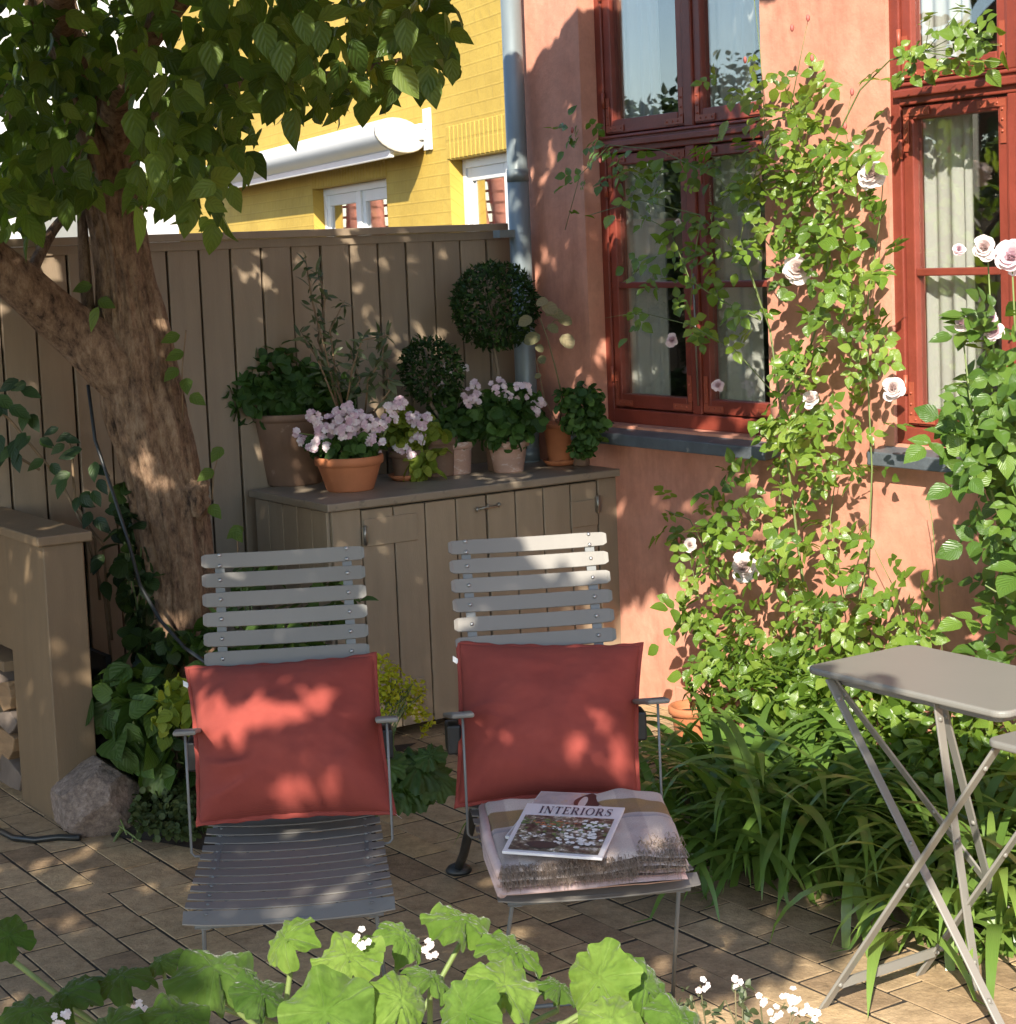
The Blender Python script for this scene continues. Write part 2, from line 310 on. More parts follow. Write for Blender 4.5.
# ------------------------------------------------------------------ mesh helpers
class MB:
    def __init__(s): s.v = []; s.f = []; s.t = []; s.uv = {}; s.sm = []
    def add(s, vs, fs, tint=None, smooth=False):
        o = len(s.v); s.v += [tuple(map(float, p)) for p in vs]
        t = random.random() if tint is None else tint
        s.t += [t] * len(vs)
        s.f += [tuple(i + o for i in f) for f in fs]; s.sm += [smooth] * len(fs)
        return o
    def box(s, o, ax, ay, az, tint=None):
        """corner o and three edge vectors"""
        o, ax, ay, az = map(V3, (o, ax, ay, az))
        if np.dot(np.cross(ax, ay), az) < 0: ax, ay = ay, ax
        p = [o, o + ax, o + ax + ay, o + ay]; p += [q + az for q in p]
        s.add(p, [(0, 3, 2, 1), (4, 5, 6, 7), (0, 1, 5, 4), (1, 2, 6, 5), (2, 3, 7, 6), (3, 0, 4, 7)], tint)
    def cbox(s, c, a, b, cc, tint=None):
        c, a, b, cc = map(V3, (c, a, b, cc)); s.box(c - a / 2 - b / 2 - cc / 2, a, b, cc, tint)
    def tube(s, pts, r, n=8, tint=None, caps=True, jit=0.):
        pts = [V3(p) for p in pts]; k = len(pts)
        if np.isscalar(r): r = [r] * k
        vs = []; up = V3([0, 0, 1]); pn = None
        for i in range(k):
            d = pts[min(i + 1, k - 1)] - pts[max(i - 1, 0)]; d /= (np.linalg.norm(d) + 1e-9)
            if pn is None:
                h = up if abs(d[2]) < .9 else V3([1, 0, 0]); a = np.cross(d, h)
            else: a = pn - d * (pn @ d)
            a /= (np.linalg.norm(a) + 1e-9); pn = a; b = np.cross(d, a)
            for j in range(n):
                t = 2 * math.pi * j / n; vs.append(pts[i] + (a * math.cos(t) + b * math.sin(t)) * r[i])
        fs = [(i * n + j, i * n + (j + 1) % n, (i + 1) * n + (j + 1) % n, (i + 1) * n + j) for i in range(k - 1) for j in range(n)]
        if caps: fs += [tuple(range(n - 1, -1, -1)), tuple((k - 1) * n + j for j in range(n))]
        s.add(vs, fs, tint, True)
    def lathe(s, c, prof, n=40, tint=None, wob=0.):
        c = V3(c); vs = []
        for r, z in prof:
            for j in range(n):
                t = 2 * math.pi * j / n
                vs.append(c + V3([r * math.cos(t), r * math.sin(t), z]))
        k = len(prof)
        fs = [(i * n + j, i * n + (j + 1) % n, (i + 1) * n + (j + 1) % n, (i + 1) * n + j) for i in range(k - 1) for j in range(n)]
        s.add(vs, fs, tint, True)
    def disc(s, c, a, b, n=16, tint=None):
        c, a, b = map(V3, (c, a, b))
        s.add([c + a * math.cos(2 * math.pi * i / n) + b * math.sin(2 * math.pi * i / n) for i in range(n)], [tuple(range(n))], tint)
    def ball(s, c, r, n=8, tint=None, sq=(1, 1, 1)):
        c = V3(c); vs = [c + V3([0, 0, r * sq[2]])]; fs = []
        for i in range(1, n):
            p = math.pi * i / n
            for j in range(n): t = 2 * math.pi * j / n; vs.append(c + r * V3([math.sin(p) * math.cos(t) * sq[0], math.sin(p) * math.sin(t) * sq[1], math.cos(p) * sq[2]]))
        vs.append(c - V3([0, 0, r * sq[2]])); L = len(vs) - 1
        for j in range(n): fs.append((0, 1 + j, 1 + (j + 1) % n)); fs.append((L, L - n + (j + 1) % n, L - n + j))
        for i in range(n - 2):
            for j in range(n): a = 1 + i * n; fs.append((a + j, a + n + j, a + n + (j + 1) % n, a + (j + 1) % n))
        s.add(vs, fs, tint, True)
    def prism(s, poly, h, tint=None):
        """extrude a planar polygon (list of 3D points) by vector h"""
        poly = [V3(p) for p in poly]; n = len(poly); h = V3(h)
        nrm = sum(np.cross(poly[i] - poly[0], poly[(i + 1) % n] - poly[0]) for i in range(1, n - 1))
        if nrm @ h < 0: poly = poly[::-1]
        vs = poly + [p + h for p in poly]
        s.add(vs, [tuple(range(n - 1, -1, -1)), tuple(range(n, 2 * n))] + [(i, (i + 1) % n, n + (i + 1) % n, n + i) for i in range(n)], tint)
    def build(s, name, mat, parent=None, bevel=0, seg=2, smooth=None, uvs=None):
        me = bpy.data.meshes.new(name); 
        inv = None
        vs = np.array(s.v, float).reshape(-1, 3)
        if parent is not None:
            mw = parent_matrix(parent).inverted(); R = np.array(mw)[:3, :3]; vs = vs @ R.T + np.array(mw)[:3, 3]
        me.from_pydata([tuple(p) for p in vs], [], s.f)
        a = me.attributes.new('tint', 'FLOAT', 'POINT'); a.data.foreach_set('value', np.array(s.t, np.float32))
        me.polygons.foreach_set('use_smooth', np.array(s.sm if smooth is None else [smooth] * len(s.f), bool))
        if uvs is not None:
            l = me.uv_layers.new(name='UVMap'); idx = np.zeros(len(me.loops), int); me.loops.foreach_get('vertex_index', idx)
            l.data.foreach_set('uv', np.array(uvs, np.float32)[idx].ravel())
        me.update()
        o = bpy.data.objects.new(name, me); COL.objects.link(o); me.materials.append(mat)
        if parent is not None: o.parent = parent
        if bevel:
            bm = o.modifiers.new('bevel', 'BEVEL'); bm.width = bevel; bm.segments = seg; bm.limit_method = 'ANGLE'; bm.angle_limit = math.radians(40)
            bm.harden_normals = False
        return o

def parent_matrix(o):
    m = Matrix.LocRotScale(o.location, o.rotation_euler, o.scale)
    if o.parent: m = parent_matrix(o.parent) @ m
    return m
def thing(name, label, cat, loc=(0, 0, 0), rz=0., group=None):
    o = bpy.data.objects.new(name, None); COL.objects.link(o); o.empty_display_size = .1
    o.location = tuple(map(float, loc)); o.rotation_euler = (0, 0, rz); tag(o, label, cat, group); return o
def tag(o, label, cat, group=None):
    o['label'] = label; o['category'] = cat
    if group: o['group'] = group
    return o
def struct(o, kind='structure'): o['kind'] = kind; return o

# ------------------------------------------------------------------ leaves
class LF:
    """collects single leaves, builds them as one mesh"""
    SH = {'ovate': [(0, .03), (.12, .62), (.32, 1.), (.6, .8), (.82, .38), (1, .0)],
          'round': [(0, .1), (.15, .75), (.4, 1.), (.7, .9), (.9, .5), (1, .02)],
          'lance': [(0, .05), (.25, .8), (.5, 1.), (.75, .65), (1, .0)],
          'strap': [(0, .75), (.2, .95), (.4, 1), (.55, 1), (.7, .9), (.85, .65), (1, .02)],
          'petal': [(0, .2), (.35, .7), (.7, 1.), (.92, .75), (1, .35)]}
    def __init__(s, shape='ovate'): s.shape = shape; s.P = []; s.A = []; s.N = []; s.L = []; s.Wd = []; s.T = []; s.F = []; s.C = []
    def add(s, p, a, n, L, w, tint=None, fold=.25, curl=.15):
        s.P.append(p); s.A.append(a); s.N.append(n); s.L.append(L); s.Wd.append(w); s.T.append(rng.random() if tint is None else tint); s.F.append(fold); s.C.append(curl)
    def build(s, name, mat, parent=None):
        prof = np.array(s.SH[s.shape]); k = len(prof); t = prof[:, 0]; w = prof[:, 1]
        P = np.array(s.P, float); A = np.array(s.A, float); N = np.array(s.N, float)
        A /= np.linalg.norm(A, axis=1, keepdims=True) + 1e-9
        N = N - A * (N * A).sum(1, keepdims=True); N /= np.linalg.norm(N, axis=1, keepdims=True) + 1e-9
        B = np.cross(A, N); L = np.array(s.L)[:, None, None]; Wd = np.array(s.Wd)[:, None, None]; F = np.array(s.F)[:, None, None]; C = np.array(s.C)[:, None, None]
        n = len(P); vs = []; 
        for side in (-1, 0, 1):
            ww = (side * w)[None, :, None]
            vs.append(P[:, None, :] + A[:, None, :] * L * (t[None, :, None]) * (1 - .25 * C * t[None, :, None] ** 2) + B[:, None, :] * Wd * .5 * ww + N[:, None, :] * (F * Wd * .5 * np.abs(ww) - C * L * t[None, :, None] ** 2))
        vs = np.stack(vs, 2).reshape(n, k * 3, 3)
        f = []
        for i in range(k - 1):
            for j in (0, 1): f.append((i * 3 + j, i * 3 + j + 1, (i + 1) * 3 + j + 1, (i + 1) * 3 + j))
        f = np.array(f); faces = (f[None] + (np.arange(n) * k * 3)[:, None, None]).reshape(-1, 4)
        vv = vs.reshape(-1, 3)
        if parent is not None:
            mw = np.array(parent_matrix(parent).inverted()); vv = vv @ mw[:3, :3].T + mw[:3, 3]
        return fastmesh(name, vv, faces, mat, parent, np.repeat(np.array(s.T), k * 3),
                        np.tile(np.stack([np.tile([0, .5, 1], k), np.repeat(t, 3)], 1), (n, 1)))

def fastmesh(name, vv, faces, mat, parent, tint, uvs=None, extra=None):
    me = bpy.data.meshes.new(name); nv, nf = len(vv), len(faces); kk = faces.shape[1]
    me.vertices.add(nv); me.vertices.foreach_set('co', np.asarray(vv, np.float32).ravel())
    me.loops.add(nf * kk); me.loops.foreach_set('vertex_index', faces.astype(np.int32).ravel())
    me.polygons.add(nf); me.polygons.foreach_set('loop_start', np.arange(0, nf * kk, kk, dtype=np.int32))
    me.polygons.foreach_set('use_smooth', np.ones(nf, bool))
    me.update(calc_edges=True)
    a = me.attributes.new('tint', 'FLOAT', 'POINT'); a.data.foreach_set('value', np.asarray(tint, np.float32))
    if extra is not None:
        a = me.attributes.new('ridge', 'FLOAT', 'POINT'); a.data.foreach_set('value', np.asarray(extra, np.float32))
    if uvs is not None:
        l = me.uv_layers.new(name='UVMap'); l.data.foreach_set('uv', np.asarray(uvs, np.float32)[faces.ravel()].ravel())
    me.materials.append(mat)
    o = bpy.data.objects.new(name, me); COL.objects.link(o)
    if parent is not None: o.parent = parent
    return o

def rdir(): 
    d = rng.normal(size=3); return d / np.linalg.norm(d)
SUN_BACK = V3([-QX, -QY, 1]); SUN_BACK /= np.linalg.norm(SUN_BACK)

def ball_leaves(lf, c, rad, n, L, ratio=.6, shell=.5, out=.8, up=.3, hang=0., Lvar=.3):
    c = V3(c); rad = V3(rad)
    for _ in range(n):
        d = rdir(); r = (shell + (1 - shell) * rng.random()) ** .7
        p = c + d * rad * r
        l = L * (1 + Lvar * rng.normal() * .7)
        l = max(l, L * .45)
        nrm = d * out + V3([0, 0, up]) + rdir() * .55
        ax = rdir() + d * .5 + V3([0, 0, -hang])
        lf.add(p, ax, nrm, l, l * ratio * (1 + .15 * rng.normal()), None, .3, .12 + .1 * rng.random())

# ================================================================== SETTING
def build_ground():
    n = 40; a = MB(); a.add([(-150, -150, -.03), (150, -150, -.03), (150, 150, -.03), (-150, 150, -.03)], [(0, 1, 2, 3)])
    struct(a.build('ground', M['joint']))
    b = MB(); b.box(uv(.6, -2.0, -.029), U * 7.2, Vv * 7.6, Z * .0266, .5); struct(b.build('joint_bed', M['joint']))
    # pavers, running courses along U
    m = MB(); w = .1165; 
    for i in range(-14, 46):
        v0 = 1.607 + (i - 5) * w + rng.normal() * .0012
        if v0 < -1.6 or v0 > 5.4: continue
        off = (.0 if i % 2 else .115) + rng.normal() * .02
        u = .8 + off
        while u < 7.6:
            l = .2305 + rng.normal() * .002; g = .0095 + .002 * rng.random(); gv = .0058 + abs(rng.normal()) * .0016
            tilt = rng.normal(size=2) * .0007; h = rng.normal() * .0005
            ps = []; c = .0012
            for (iu, iv) in ((0, 0), (1, 0), (1, 1), (0, 1)):
                uu = u + g / 2 + iu * (l - g); v1 = v0 + gv / 2 + iv * (w - gv)
                jit = rng.normal(size=2) * .0014
                ps.append((uu + jit[0], v1 + jit[1], iu, iv))
            top = [uv(p[0] + (c if p[2] == 0 else -c), p[1] + (c if p[3] == 0 else -c), h + tilt[0] * (p[2] - .5) + tilt[1] * (p[3] - .5)) for p in ps]
            mid = [uv(p[0], p[1], h - .0010 + tilt[0] * (p[2] - .5) + tilt[1] * (p[3] - .5)) for p in ps]
            bot = [uv(p[0], p[1], -.022) for p in ps]
            fs = [(3, 2, 1, 0)]
            for j in range(4): k = (j + 1) % 4; fs += [(j, k, 4 + k, 4 + j), (4 + j, 4 + k, 8 + k, 8 + j)]
            m.add(top + mid + bot, fs, float(np.clip(rng.beta(1.2, 1.2), 0, 1)))
            u += l
    o = m.build('pavement', M['paver']); struct(o)
    bm = bmesh.new(); bm.from_mesh(o.data); bmesh.ops.recalc_face_normals(bm, faces=bm.faces); bm.to_mesh(o.data); bm.free()

def soil_patch(poly, name, h=.035):
    """mounded soil inside a ground polygon"""
    poly = [V3(p)[:2] for p in poly]; xs = [p[0] for p in poly]; ys = [p[1] for p in poly]
    def inside(x, y):
        c = False
        for i in range(len(poly)):
            a, b = poly[i], poly[i - 1]
            if (a[1] > y) != (b[1] > y) and x < (b[0] - a[0]) * (y - a[1]) / (b[1] - a[1]) + a[0]: c = not c
        return c
    st = .025; m = MB(); idx = {}
    nx = int((max(xs) - min(xs)) / st) + 2; ny = int((max(ys) - min(ys)) / st) + 2; vs = []; fs = []
    def dist(x, y):
        d = 9
        for i in range(len(poly)):
            a, b = poly[i], poly[i - 1]; ab = b - a; t = np.clip(((x - a[0]) * ab[0] + (y - a[1]) * ab[1]) / (ab @ ab), 0, 1)
            d = min(d, math.hypot(x - a[0] - ab[0] * t, y - a[1] - ab[1] * t))
        return d
    g = {}
    for i in range(nx):
        for j in range(ny):
            x, y = min(xs) + i * st, min(ys) + j * st
            if inside(x, y):
                d = dist(x, y); z = .004 + h * min(1, max(0, d - .02) / .15) * (1 + .4 * noise.noise(Vector((x * 6, y * 6, 0)))) + .008 * noise.noise(Vector((x * 25, y * 25, 3)))
                g[i, j] = len(vs); vs.append((x, y, max(z, .005)))
    for (i, j) in g:
        q = [(i, j), (i + 1, j), (i + 1, j + 1), (i, j + 1)]
        if all(k in g for k in q): fs.append(tuple(g[k] for k in q))
    m.add(vs, fs, None, True); m.add([(q[0], q[1], .0045) for q in poly], [tuple(range(len(poly)))], .5); o = m.build(name, M['soil']); bm = bmesh.new(); bm.from_mesh(o.data); bmesh.ops.recalc_face_normals(bm, faces=bm.faces)
    for f in bm.faces:
        if f.normal.z < 0: f.normal_flip()
    bm.to_mesh(o.data); bm.free(); return struct(o)

def slab_with_holes(mb, pos, s0, s1, z0, z1, holes):
    """front face as a grid of quads with rectangular holes; returns uv list"""
    ss = sorted({s0, s1, *[h[0] for h in holes], *[h[1] for h in holes]}); zs = sorted({z0, z1, *[h[2] for h in holes], *[h[3] for h in holes]})
    uvs = []
    for a, b in zip(ss, ss[1:]):
        for c, d in zip(zs, zs[1:]):
            if any(h[0] - 1e-6 <= a and b <= h[1] + 1e-6 and h[2] - 1e-6 <= c and d <= h[3] + 1e-6 for h in holes): continue
            mb.add([pos(a, c), pos(b, c), pos(b, d), pos(a, d)], [(0, 1, 2, 3)], .5); uvs += [(a, c), (b, c), (b, d), (a, d)]
    return uvs

# ------------------------------------------------------------------ red house
def red_house():
    root = thing('red_house', 'red plastered house with red framed windows and grey sills', 'house', C0)
    H1 = 3.3
    LW = (.515, 1.56, 1.062, 2.90); RW = (2.150, 3.15, 1.085, 2.90)
    m = MB(); wu = slab_with_holes(m, lambda s, z: W(s, z), 0, 5.2, -.02, H1, [LW, RW])
    for h in (LW, RW):   # reveals
        for (a, b) in (((h[0], h[2]), (h[0], h[3])), ((h[1], h[3]), (h[1], h[2])), ((h[0], h[3]), (h[1], h[3])), ((h[1], h[2]), (h[0], h[2]))):
            m.add([W(a[0], a[1]), W(b[0], b[1]), W(b[0], b[1], -.30), W(a[0], a[1], -.30)], [(0, 1, 2, 3)], .5)
    e = C0 + Vv * 5
    m.add([C0 + Z * -.02, e + Z * -.02, e + Z * H1, C0 + Z * H1], [(0, 1, 2, 3)], .5)
    e2 = W(5.2, 0) ; m.add([e2, e2 + Vv * 5, e2 + Vv * 5 + Z * H1, e2 + Z * H1], [(0, 1, 2, 3)], .5)
    m.build('wall', M['plaster'], root)
    p = MB(); p.box(W(1.0, 0), -U * 4.2, -Vv * .018, Z * .10); p.build('plinth', M['plaster'], root, .006)
    r = MB()
    for i in range(30):   # tiled roof, above the picture
        z = H1 + i * .12; o = .14 - i * .15; r.box(W(-.15, z, o), -U * 5.5, Vv * .2, Z * .05)
    r.box(W(-.1, H1 - .12, .10), -U * 5.4, Vv * .16, Z * .12)
    r.build('roof', M['roof'], root)
    # room behind
    q = MB()
    for (a, b) in ((0.1, 5.1),):
        q.box(W(a, .3, -1.9), -U * (b - a), Vv * .05, Z * 3.0); q.box(W(a, .3, -.31), Vv * 1.6, -U * .02, Z * 3.0); q.box(W(b, .3, -.31), Vv * 1.6, U * .02, Z * 3.0)
        q.box(W(a, .3, -.31), -U * (b - a), Vv * 1.6, Z * .02); q.box(W(a, 3.0, -.31), -U * (b - a), Vv * 1.6, Z * .02)
        q.box(W(1.86, .32, -.31), Vv * 1.58, -U * .04, Z * 2.6)
    q.build('room', M['room'], root)

    def window(h, tz, mz, splits, lbl, o=-.045):
        """frame, transom, mullion, casements and panes"""
        s0, s1, z0, z1 = h
        f = MB(); fr = .042; dp = .07
        bx = lambda a, b, c, d, o1, o2: f.box(W(a, c, o1), -U * (b - a), Vv * (o1 - o2), Z * (d - c))
        bx(s0, s0 + fr, z0, z1, o, o - dp); bx(s1 - fr, s1, z0, z1, o, o - dp); bx(s0 + fr, s1 - fr, z0, z0 + .055, o + .003, o - dp); bx(s0 + fr, s1 - fr, z1 - .05, z1, o, o - dp)
        bx(s0 + fr, s1 - fr, tz - .035, tz + .035, o + .004, o - dp)
        bx(s0 + fr - .01, s1 - fr + .01, tz - .012, tz + .012, o + .022, o + .004)      # moulding on the transom
        bx(s0 + fr - .01, s1 - fr + .01, tz + .022, tz + .032, o + .014, o + .004)
        mid = splits
        bx(mid - .026, mid + .026, z0 + .055, tz - .035, o + .001, o - dp); bx(mid - .026, mid + .026, tz + .035, z1 - .05, o + .001, o - dp)
        fo = f.build('window', M['frame'], root, .004); fo['label'] = lbl
        for (a, b) in ((s0 + fr + .003, mid - .029), (mid + .029, s1 - fr - .003)):
            for (c, d, up_) in ((z0 + .06, tz - .04, False), (tz + .04, z1 - .055, True)):
                g = MB(); st = .041; o1, o2 = o - .008, o - .05
                B = lambda a, b, c, d, oo=0: g.box(W(a, c, o1 + oo), -U * (b - a), Vv * (o1 + oo - o2), Z * (d - c))
                B(a, a + st, c, d); B(b - st, b, c, d); B(a + st, b - st, c, c + st + .012, .001); B(a + st, b - st, d - st, d, .001)
                if not up_: B(a + st, b - st, mz - .012, mz + .012, -.003)
                B(b - .004, b + .012, c + .04, d - .04, .006)
                go = g.build('casement', M['frame'], fo, .004)
                pn = MB(); pn.box(W(a + st, c + st, o1 - .022), -U * (b - a - 2 * st), Vv * .003, Z * (d - c - 2 * st), .5); pn.build('pane', M['glass'], fo)
                for (ca, sg) in ((a + .006, 1), (b - .006, -1)):
                    for (cz, sz) in ((c + .008, 1), (d - .008, -1)):
                        k = MB(); x0 = ca if sg > 0 else ca - .022; z_ = cz if sz > 0 else cz - .13
                        k.box(W(x0, z_, o1 + .002), -U * .022, -Vv * .0025, Z * .13)
                        xx = ca if sg > 0 else ca - .11; zz = cz if sz > 0 else cz - .022
                        k.box(W(xx, zz, o1 + .0035), -U * .11, -Vv * .0025, Z * .022)
                        for t in (.03, .06, .095):
                            k.ball(W(ca + sg * t, cz + sz * .011, o1 + .006), .0042, 6); k.ball(W(ca + sg * .011, cz + sz * t, o1 + .006), .0042, 6)
                        k.build('corner_iron', M['iron'], fo)
                for cz in (c + .13, d - .13):
                    k = MB(); k.tube([W(a if a < mid else b, cz - .03, o + .003), W(a if a < mid else b, cz + .03, o + .003)], .007, 8); k.build('hinge', M['iron'], fo)
        hk = MB(); hk.tube([W(mid + .02, z0 + .09, o + .012), W(mid + .02, tz - .5, o + .016)], .004, 6); hk.tube([W(mid - .02, z0 + .35, o + .012), W(mid + .05, z0 + .35, o + .012)], .004, 6)
        hk.build('window_hook', M['brass'], fo)
        # inner white casements standing behind the glass
        ic = MB(); oi = -.20
        for (a, b) in ((s0 + .02, mid - .002), (mid + .002, s1 - .02)):
            for (c, d) in ((z0 + .02, tz - .02), (tz + .02, z1 - .02)):
                for (x0, x1, y0, y1) in ((a, a + .035, c, d), (b - .035, b, c, d), (a + .035, b - .035, c, c + .05), (a + .035, b - .035, d - .04, d)):
                    ic.box(W(x0, y0, oi), -U * (x1 - x0), Vv * .035, Z * (y1 - y0))
        ic.build('inner_frame', M['white'], fo, .003)
        sl = MB(); sl.add([W(s0 - .05, z0 - .002, -.05), W(s1 + .05, z0 - .002, -.05), W(s1 + .05, z0 - .022, .075), W(s0 - .05, z0 - .022, .075),
                           W(s0 - .05, z0 - .05, -.05), W(s1 + .05, z0 - .05, -.05), W(s1 + .05, z0 - .066, .075), W(s0 - .05, z0 - .066, .075)],
                          [(0, 1, 2, 3), (7, 6, 5, 4), (3, 2, 6, 7), (0, 3, 7, 4), (2, 1, 5, 6), (1, 0, 4, 5)])
        so = sl.build('sill', M['sill'], root, .004)
    window(LW, 2.137, 1.596, 1.072, 'left window, shaded, with roses in front', -.075)
    window(RW, 2.183, 1.628, 2.650, 'right window in full sun', -.012)
    d = MB(); base = W(.170, 0, .075)
    d.tube([base + Z * .06, base + Z * 3.25], .041, 24, .5)
    d.build('downpipe', M['zinc'], root)
    jn = MB()
    for z in (.9, 2.02, 2.9): jn.tube([base + Z * z, base + Z * (z + .05)], .0445, 24)
    jn.tube([base + Z * 2.02, base + Z * .10], [.0435, .0435], 24)
    jn.box(base + Z * 1.80 - U * .02 - Vv * .0, -Vv * .11, U * .05, Z * .03)
    jn.build('pipe_collar', M['zinc'], root)
    # curtains hang inside, each a thing of its own
    def curtain(s0, s1, z0, z1, o, lbl, amp=.012):
        n = 60; vs = []; fs = []
        for i in range(n + 1):
            s = s0 + (s1 - s0) * i / n; dz = amp * (.8 * math.sin(i * .42 + .9 * math.sin(i * .13)) + .5 * math.sin(i * .23 + s0 * 9))
            for z in (z0, (z0 + z1) / 2, z1): vs.append(W(s, z, o + dz * (1 if z < z1 - .1 else .6)))
        for i in range(n):
            for j in (0, 1): fs.append((i * 3 + j, (i + 1) * 3 + j, (i + 1) * 3 + j + 1, i * 3 + j + 1))
        c = MB(); c.add(vs, fs, .5, True); co = c.build('curtain', M['curtain'])
        tag(co, lbl, 'curtain', 'curtains inside the red house')
    curtain(.57, .82, 1.12, 2.85, -.155, 'pale curtain at the left edge of the shaded rose-covered window')
    curtain(1.10, 1.36, 1.12, 2.85, -.155, 'pale curtain in the middle of the shaded rose-covered window')
    curtain(2.21, 2.42, 1.12, 2.85, -.10, 'sunlit white curtain at the left side of the sunny red window')
    curtain(2.72, 2.95, 1.12, 2.85, -.10, 'white curtain in the right casement of the sunny red window')

# ------------------------------------------------------------------ fence
def fence():
    root = thing('board_fence', 'tall taupe painted fence of upright boards behind the flower pots', 'fence', C0 - Vv * 1.5)
    m = MB(); FT = 1.80
    k = 0
    t = .0
    while t < 3.6:
        w = .127; m.box(C0 - Vv * (t + w - .003) + Z * .03 + U * (.002 * rng.normal()), Vv * (w - .0085), U * .02, Z * FT)
        t += w; k += 1
    m.build('board', M['fence'], root, .002, 1)
    b = MB(); b.box(C0 - Vv * 3.6 + U * .024 + Z * .03, Vv * 3.6, U * .012, Z * FT, .2); b.build('backing', M['dark'], root)
    c = MB(); c.box(C0 - Vv * 3.65 - U * .02 + Z * (FT + .031), Vv * 3.62, U * .085, Z * .028); c.box(C0 - Vv * 3.65 - U * .006 + Z * (FT - .004), Vv * 3.62, U * .004, Z * .034)
    c.build('top_rail', M['fence'], root, .004)

# ------------------------------------------------------------------ cupboard
def cupboard():
    root = thing('garden_cupboard', 'low taupe wooden garden cupboard with flower pots standing on top', 'cupboard', CAB)
    L, D, H = 1.258, .60, .865
    cb = lambda t, z, o=0.: CAB - Vv * t + Z * z - U * o      # t from right corner leftwards, o in front
    m = MB(); m.box(cb(L, .05, -.022), Vv * L, U * (D - .022), Z * (H - .052), .45); 
    n = 5
    for i in range(n):
        w = (D - .03) / n; m.box(cb(L + .014, .04, -.015 - i * w), Vv * .0135, U * (w - .005), Z * (H - .045))
    m.build('body', M['cab'], root, .002, 1)
    k = MB(); k.box(cb(L - .01, .05, -.014), Vv * (L - .02), U * .007, Z * (H - .06), .3); k.build('dark_back', M['dark'], root)
    for (tt_, ww_) in ((.10, .10), (L, .115)): s = MB(); s.box(cb(tt_, .04, 0), Vv * ww_, U * .02, Z * (H - .045)); s.build('stile', M['cab'], root, .002, 1)
    def door(t0, t1, nb, lbl):
        d = MB(); w = (t1 - t0) / nb
        for i in range(nb): d.box(cb(t0 + (i + 1) * w - .002, .05, .001), Vv * (w - .0055), U * .019, Z * (H - .062))
        o = d.build('door', M['cab'], root, .002, 1)
        for z in ((.722, .12) if lbl else (.685, .12)):
            e = MB(); e.box(cb(t1 - .005, z, .0085) if lbl else cb(t0 + .13, z, .0085), Vv * (.22 if lbl else .125), U * .007, Z * .10); e.build('rail', M['cab'], o, .002, 1)
        tt = t1 - .006 if lbl else t0 + .006
        for z in (.17, .765):
            h = MB(); h.tube([cb(tt, z - .035, .012), cb(tt, z + .035, .012)], .007, 8); h.box(cb(tt + .012, z - .03, .011), Vv * .03, U * .003, Z * .06)
            for q in (-.02, .02): h.ball(cb(tt, z + q, .013), .006, 6)
            h.build('hinge', M['brass'], o)
    door(.613, 1.14, 4, True); door(.105, .609, 4, False)
    l = MB(); l.tube([cb(.66, .805, .012), cb(.635, .81, .022), cb(.585, .81, .02), cb(.565, .812, .012)], .0045, 8); l.ball(cb(.66, .805, .012), .009, 8); l.ball(cb(.565, .812, .012), .009, 8); l.tube([cb(.62, .80, .008), cb(.62, .82, .026)], .004, 6)
    l.build('latch', M['brass'], root)
    t = MB(); t.box(cb(L + .03, H, .03), Vv * (L + .027), U * (D + .03), Z * .028); t.build('top', M['cabtop'], root, .004)

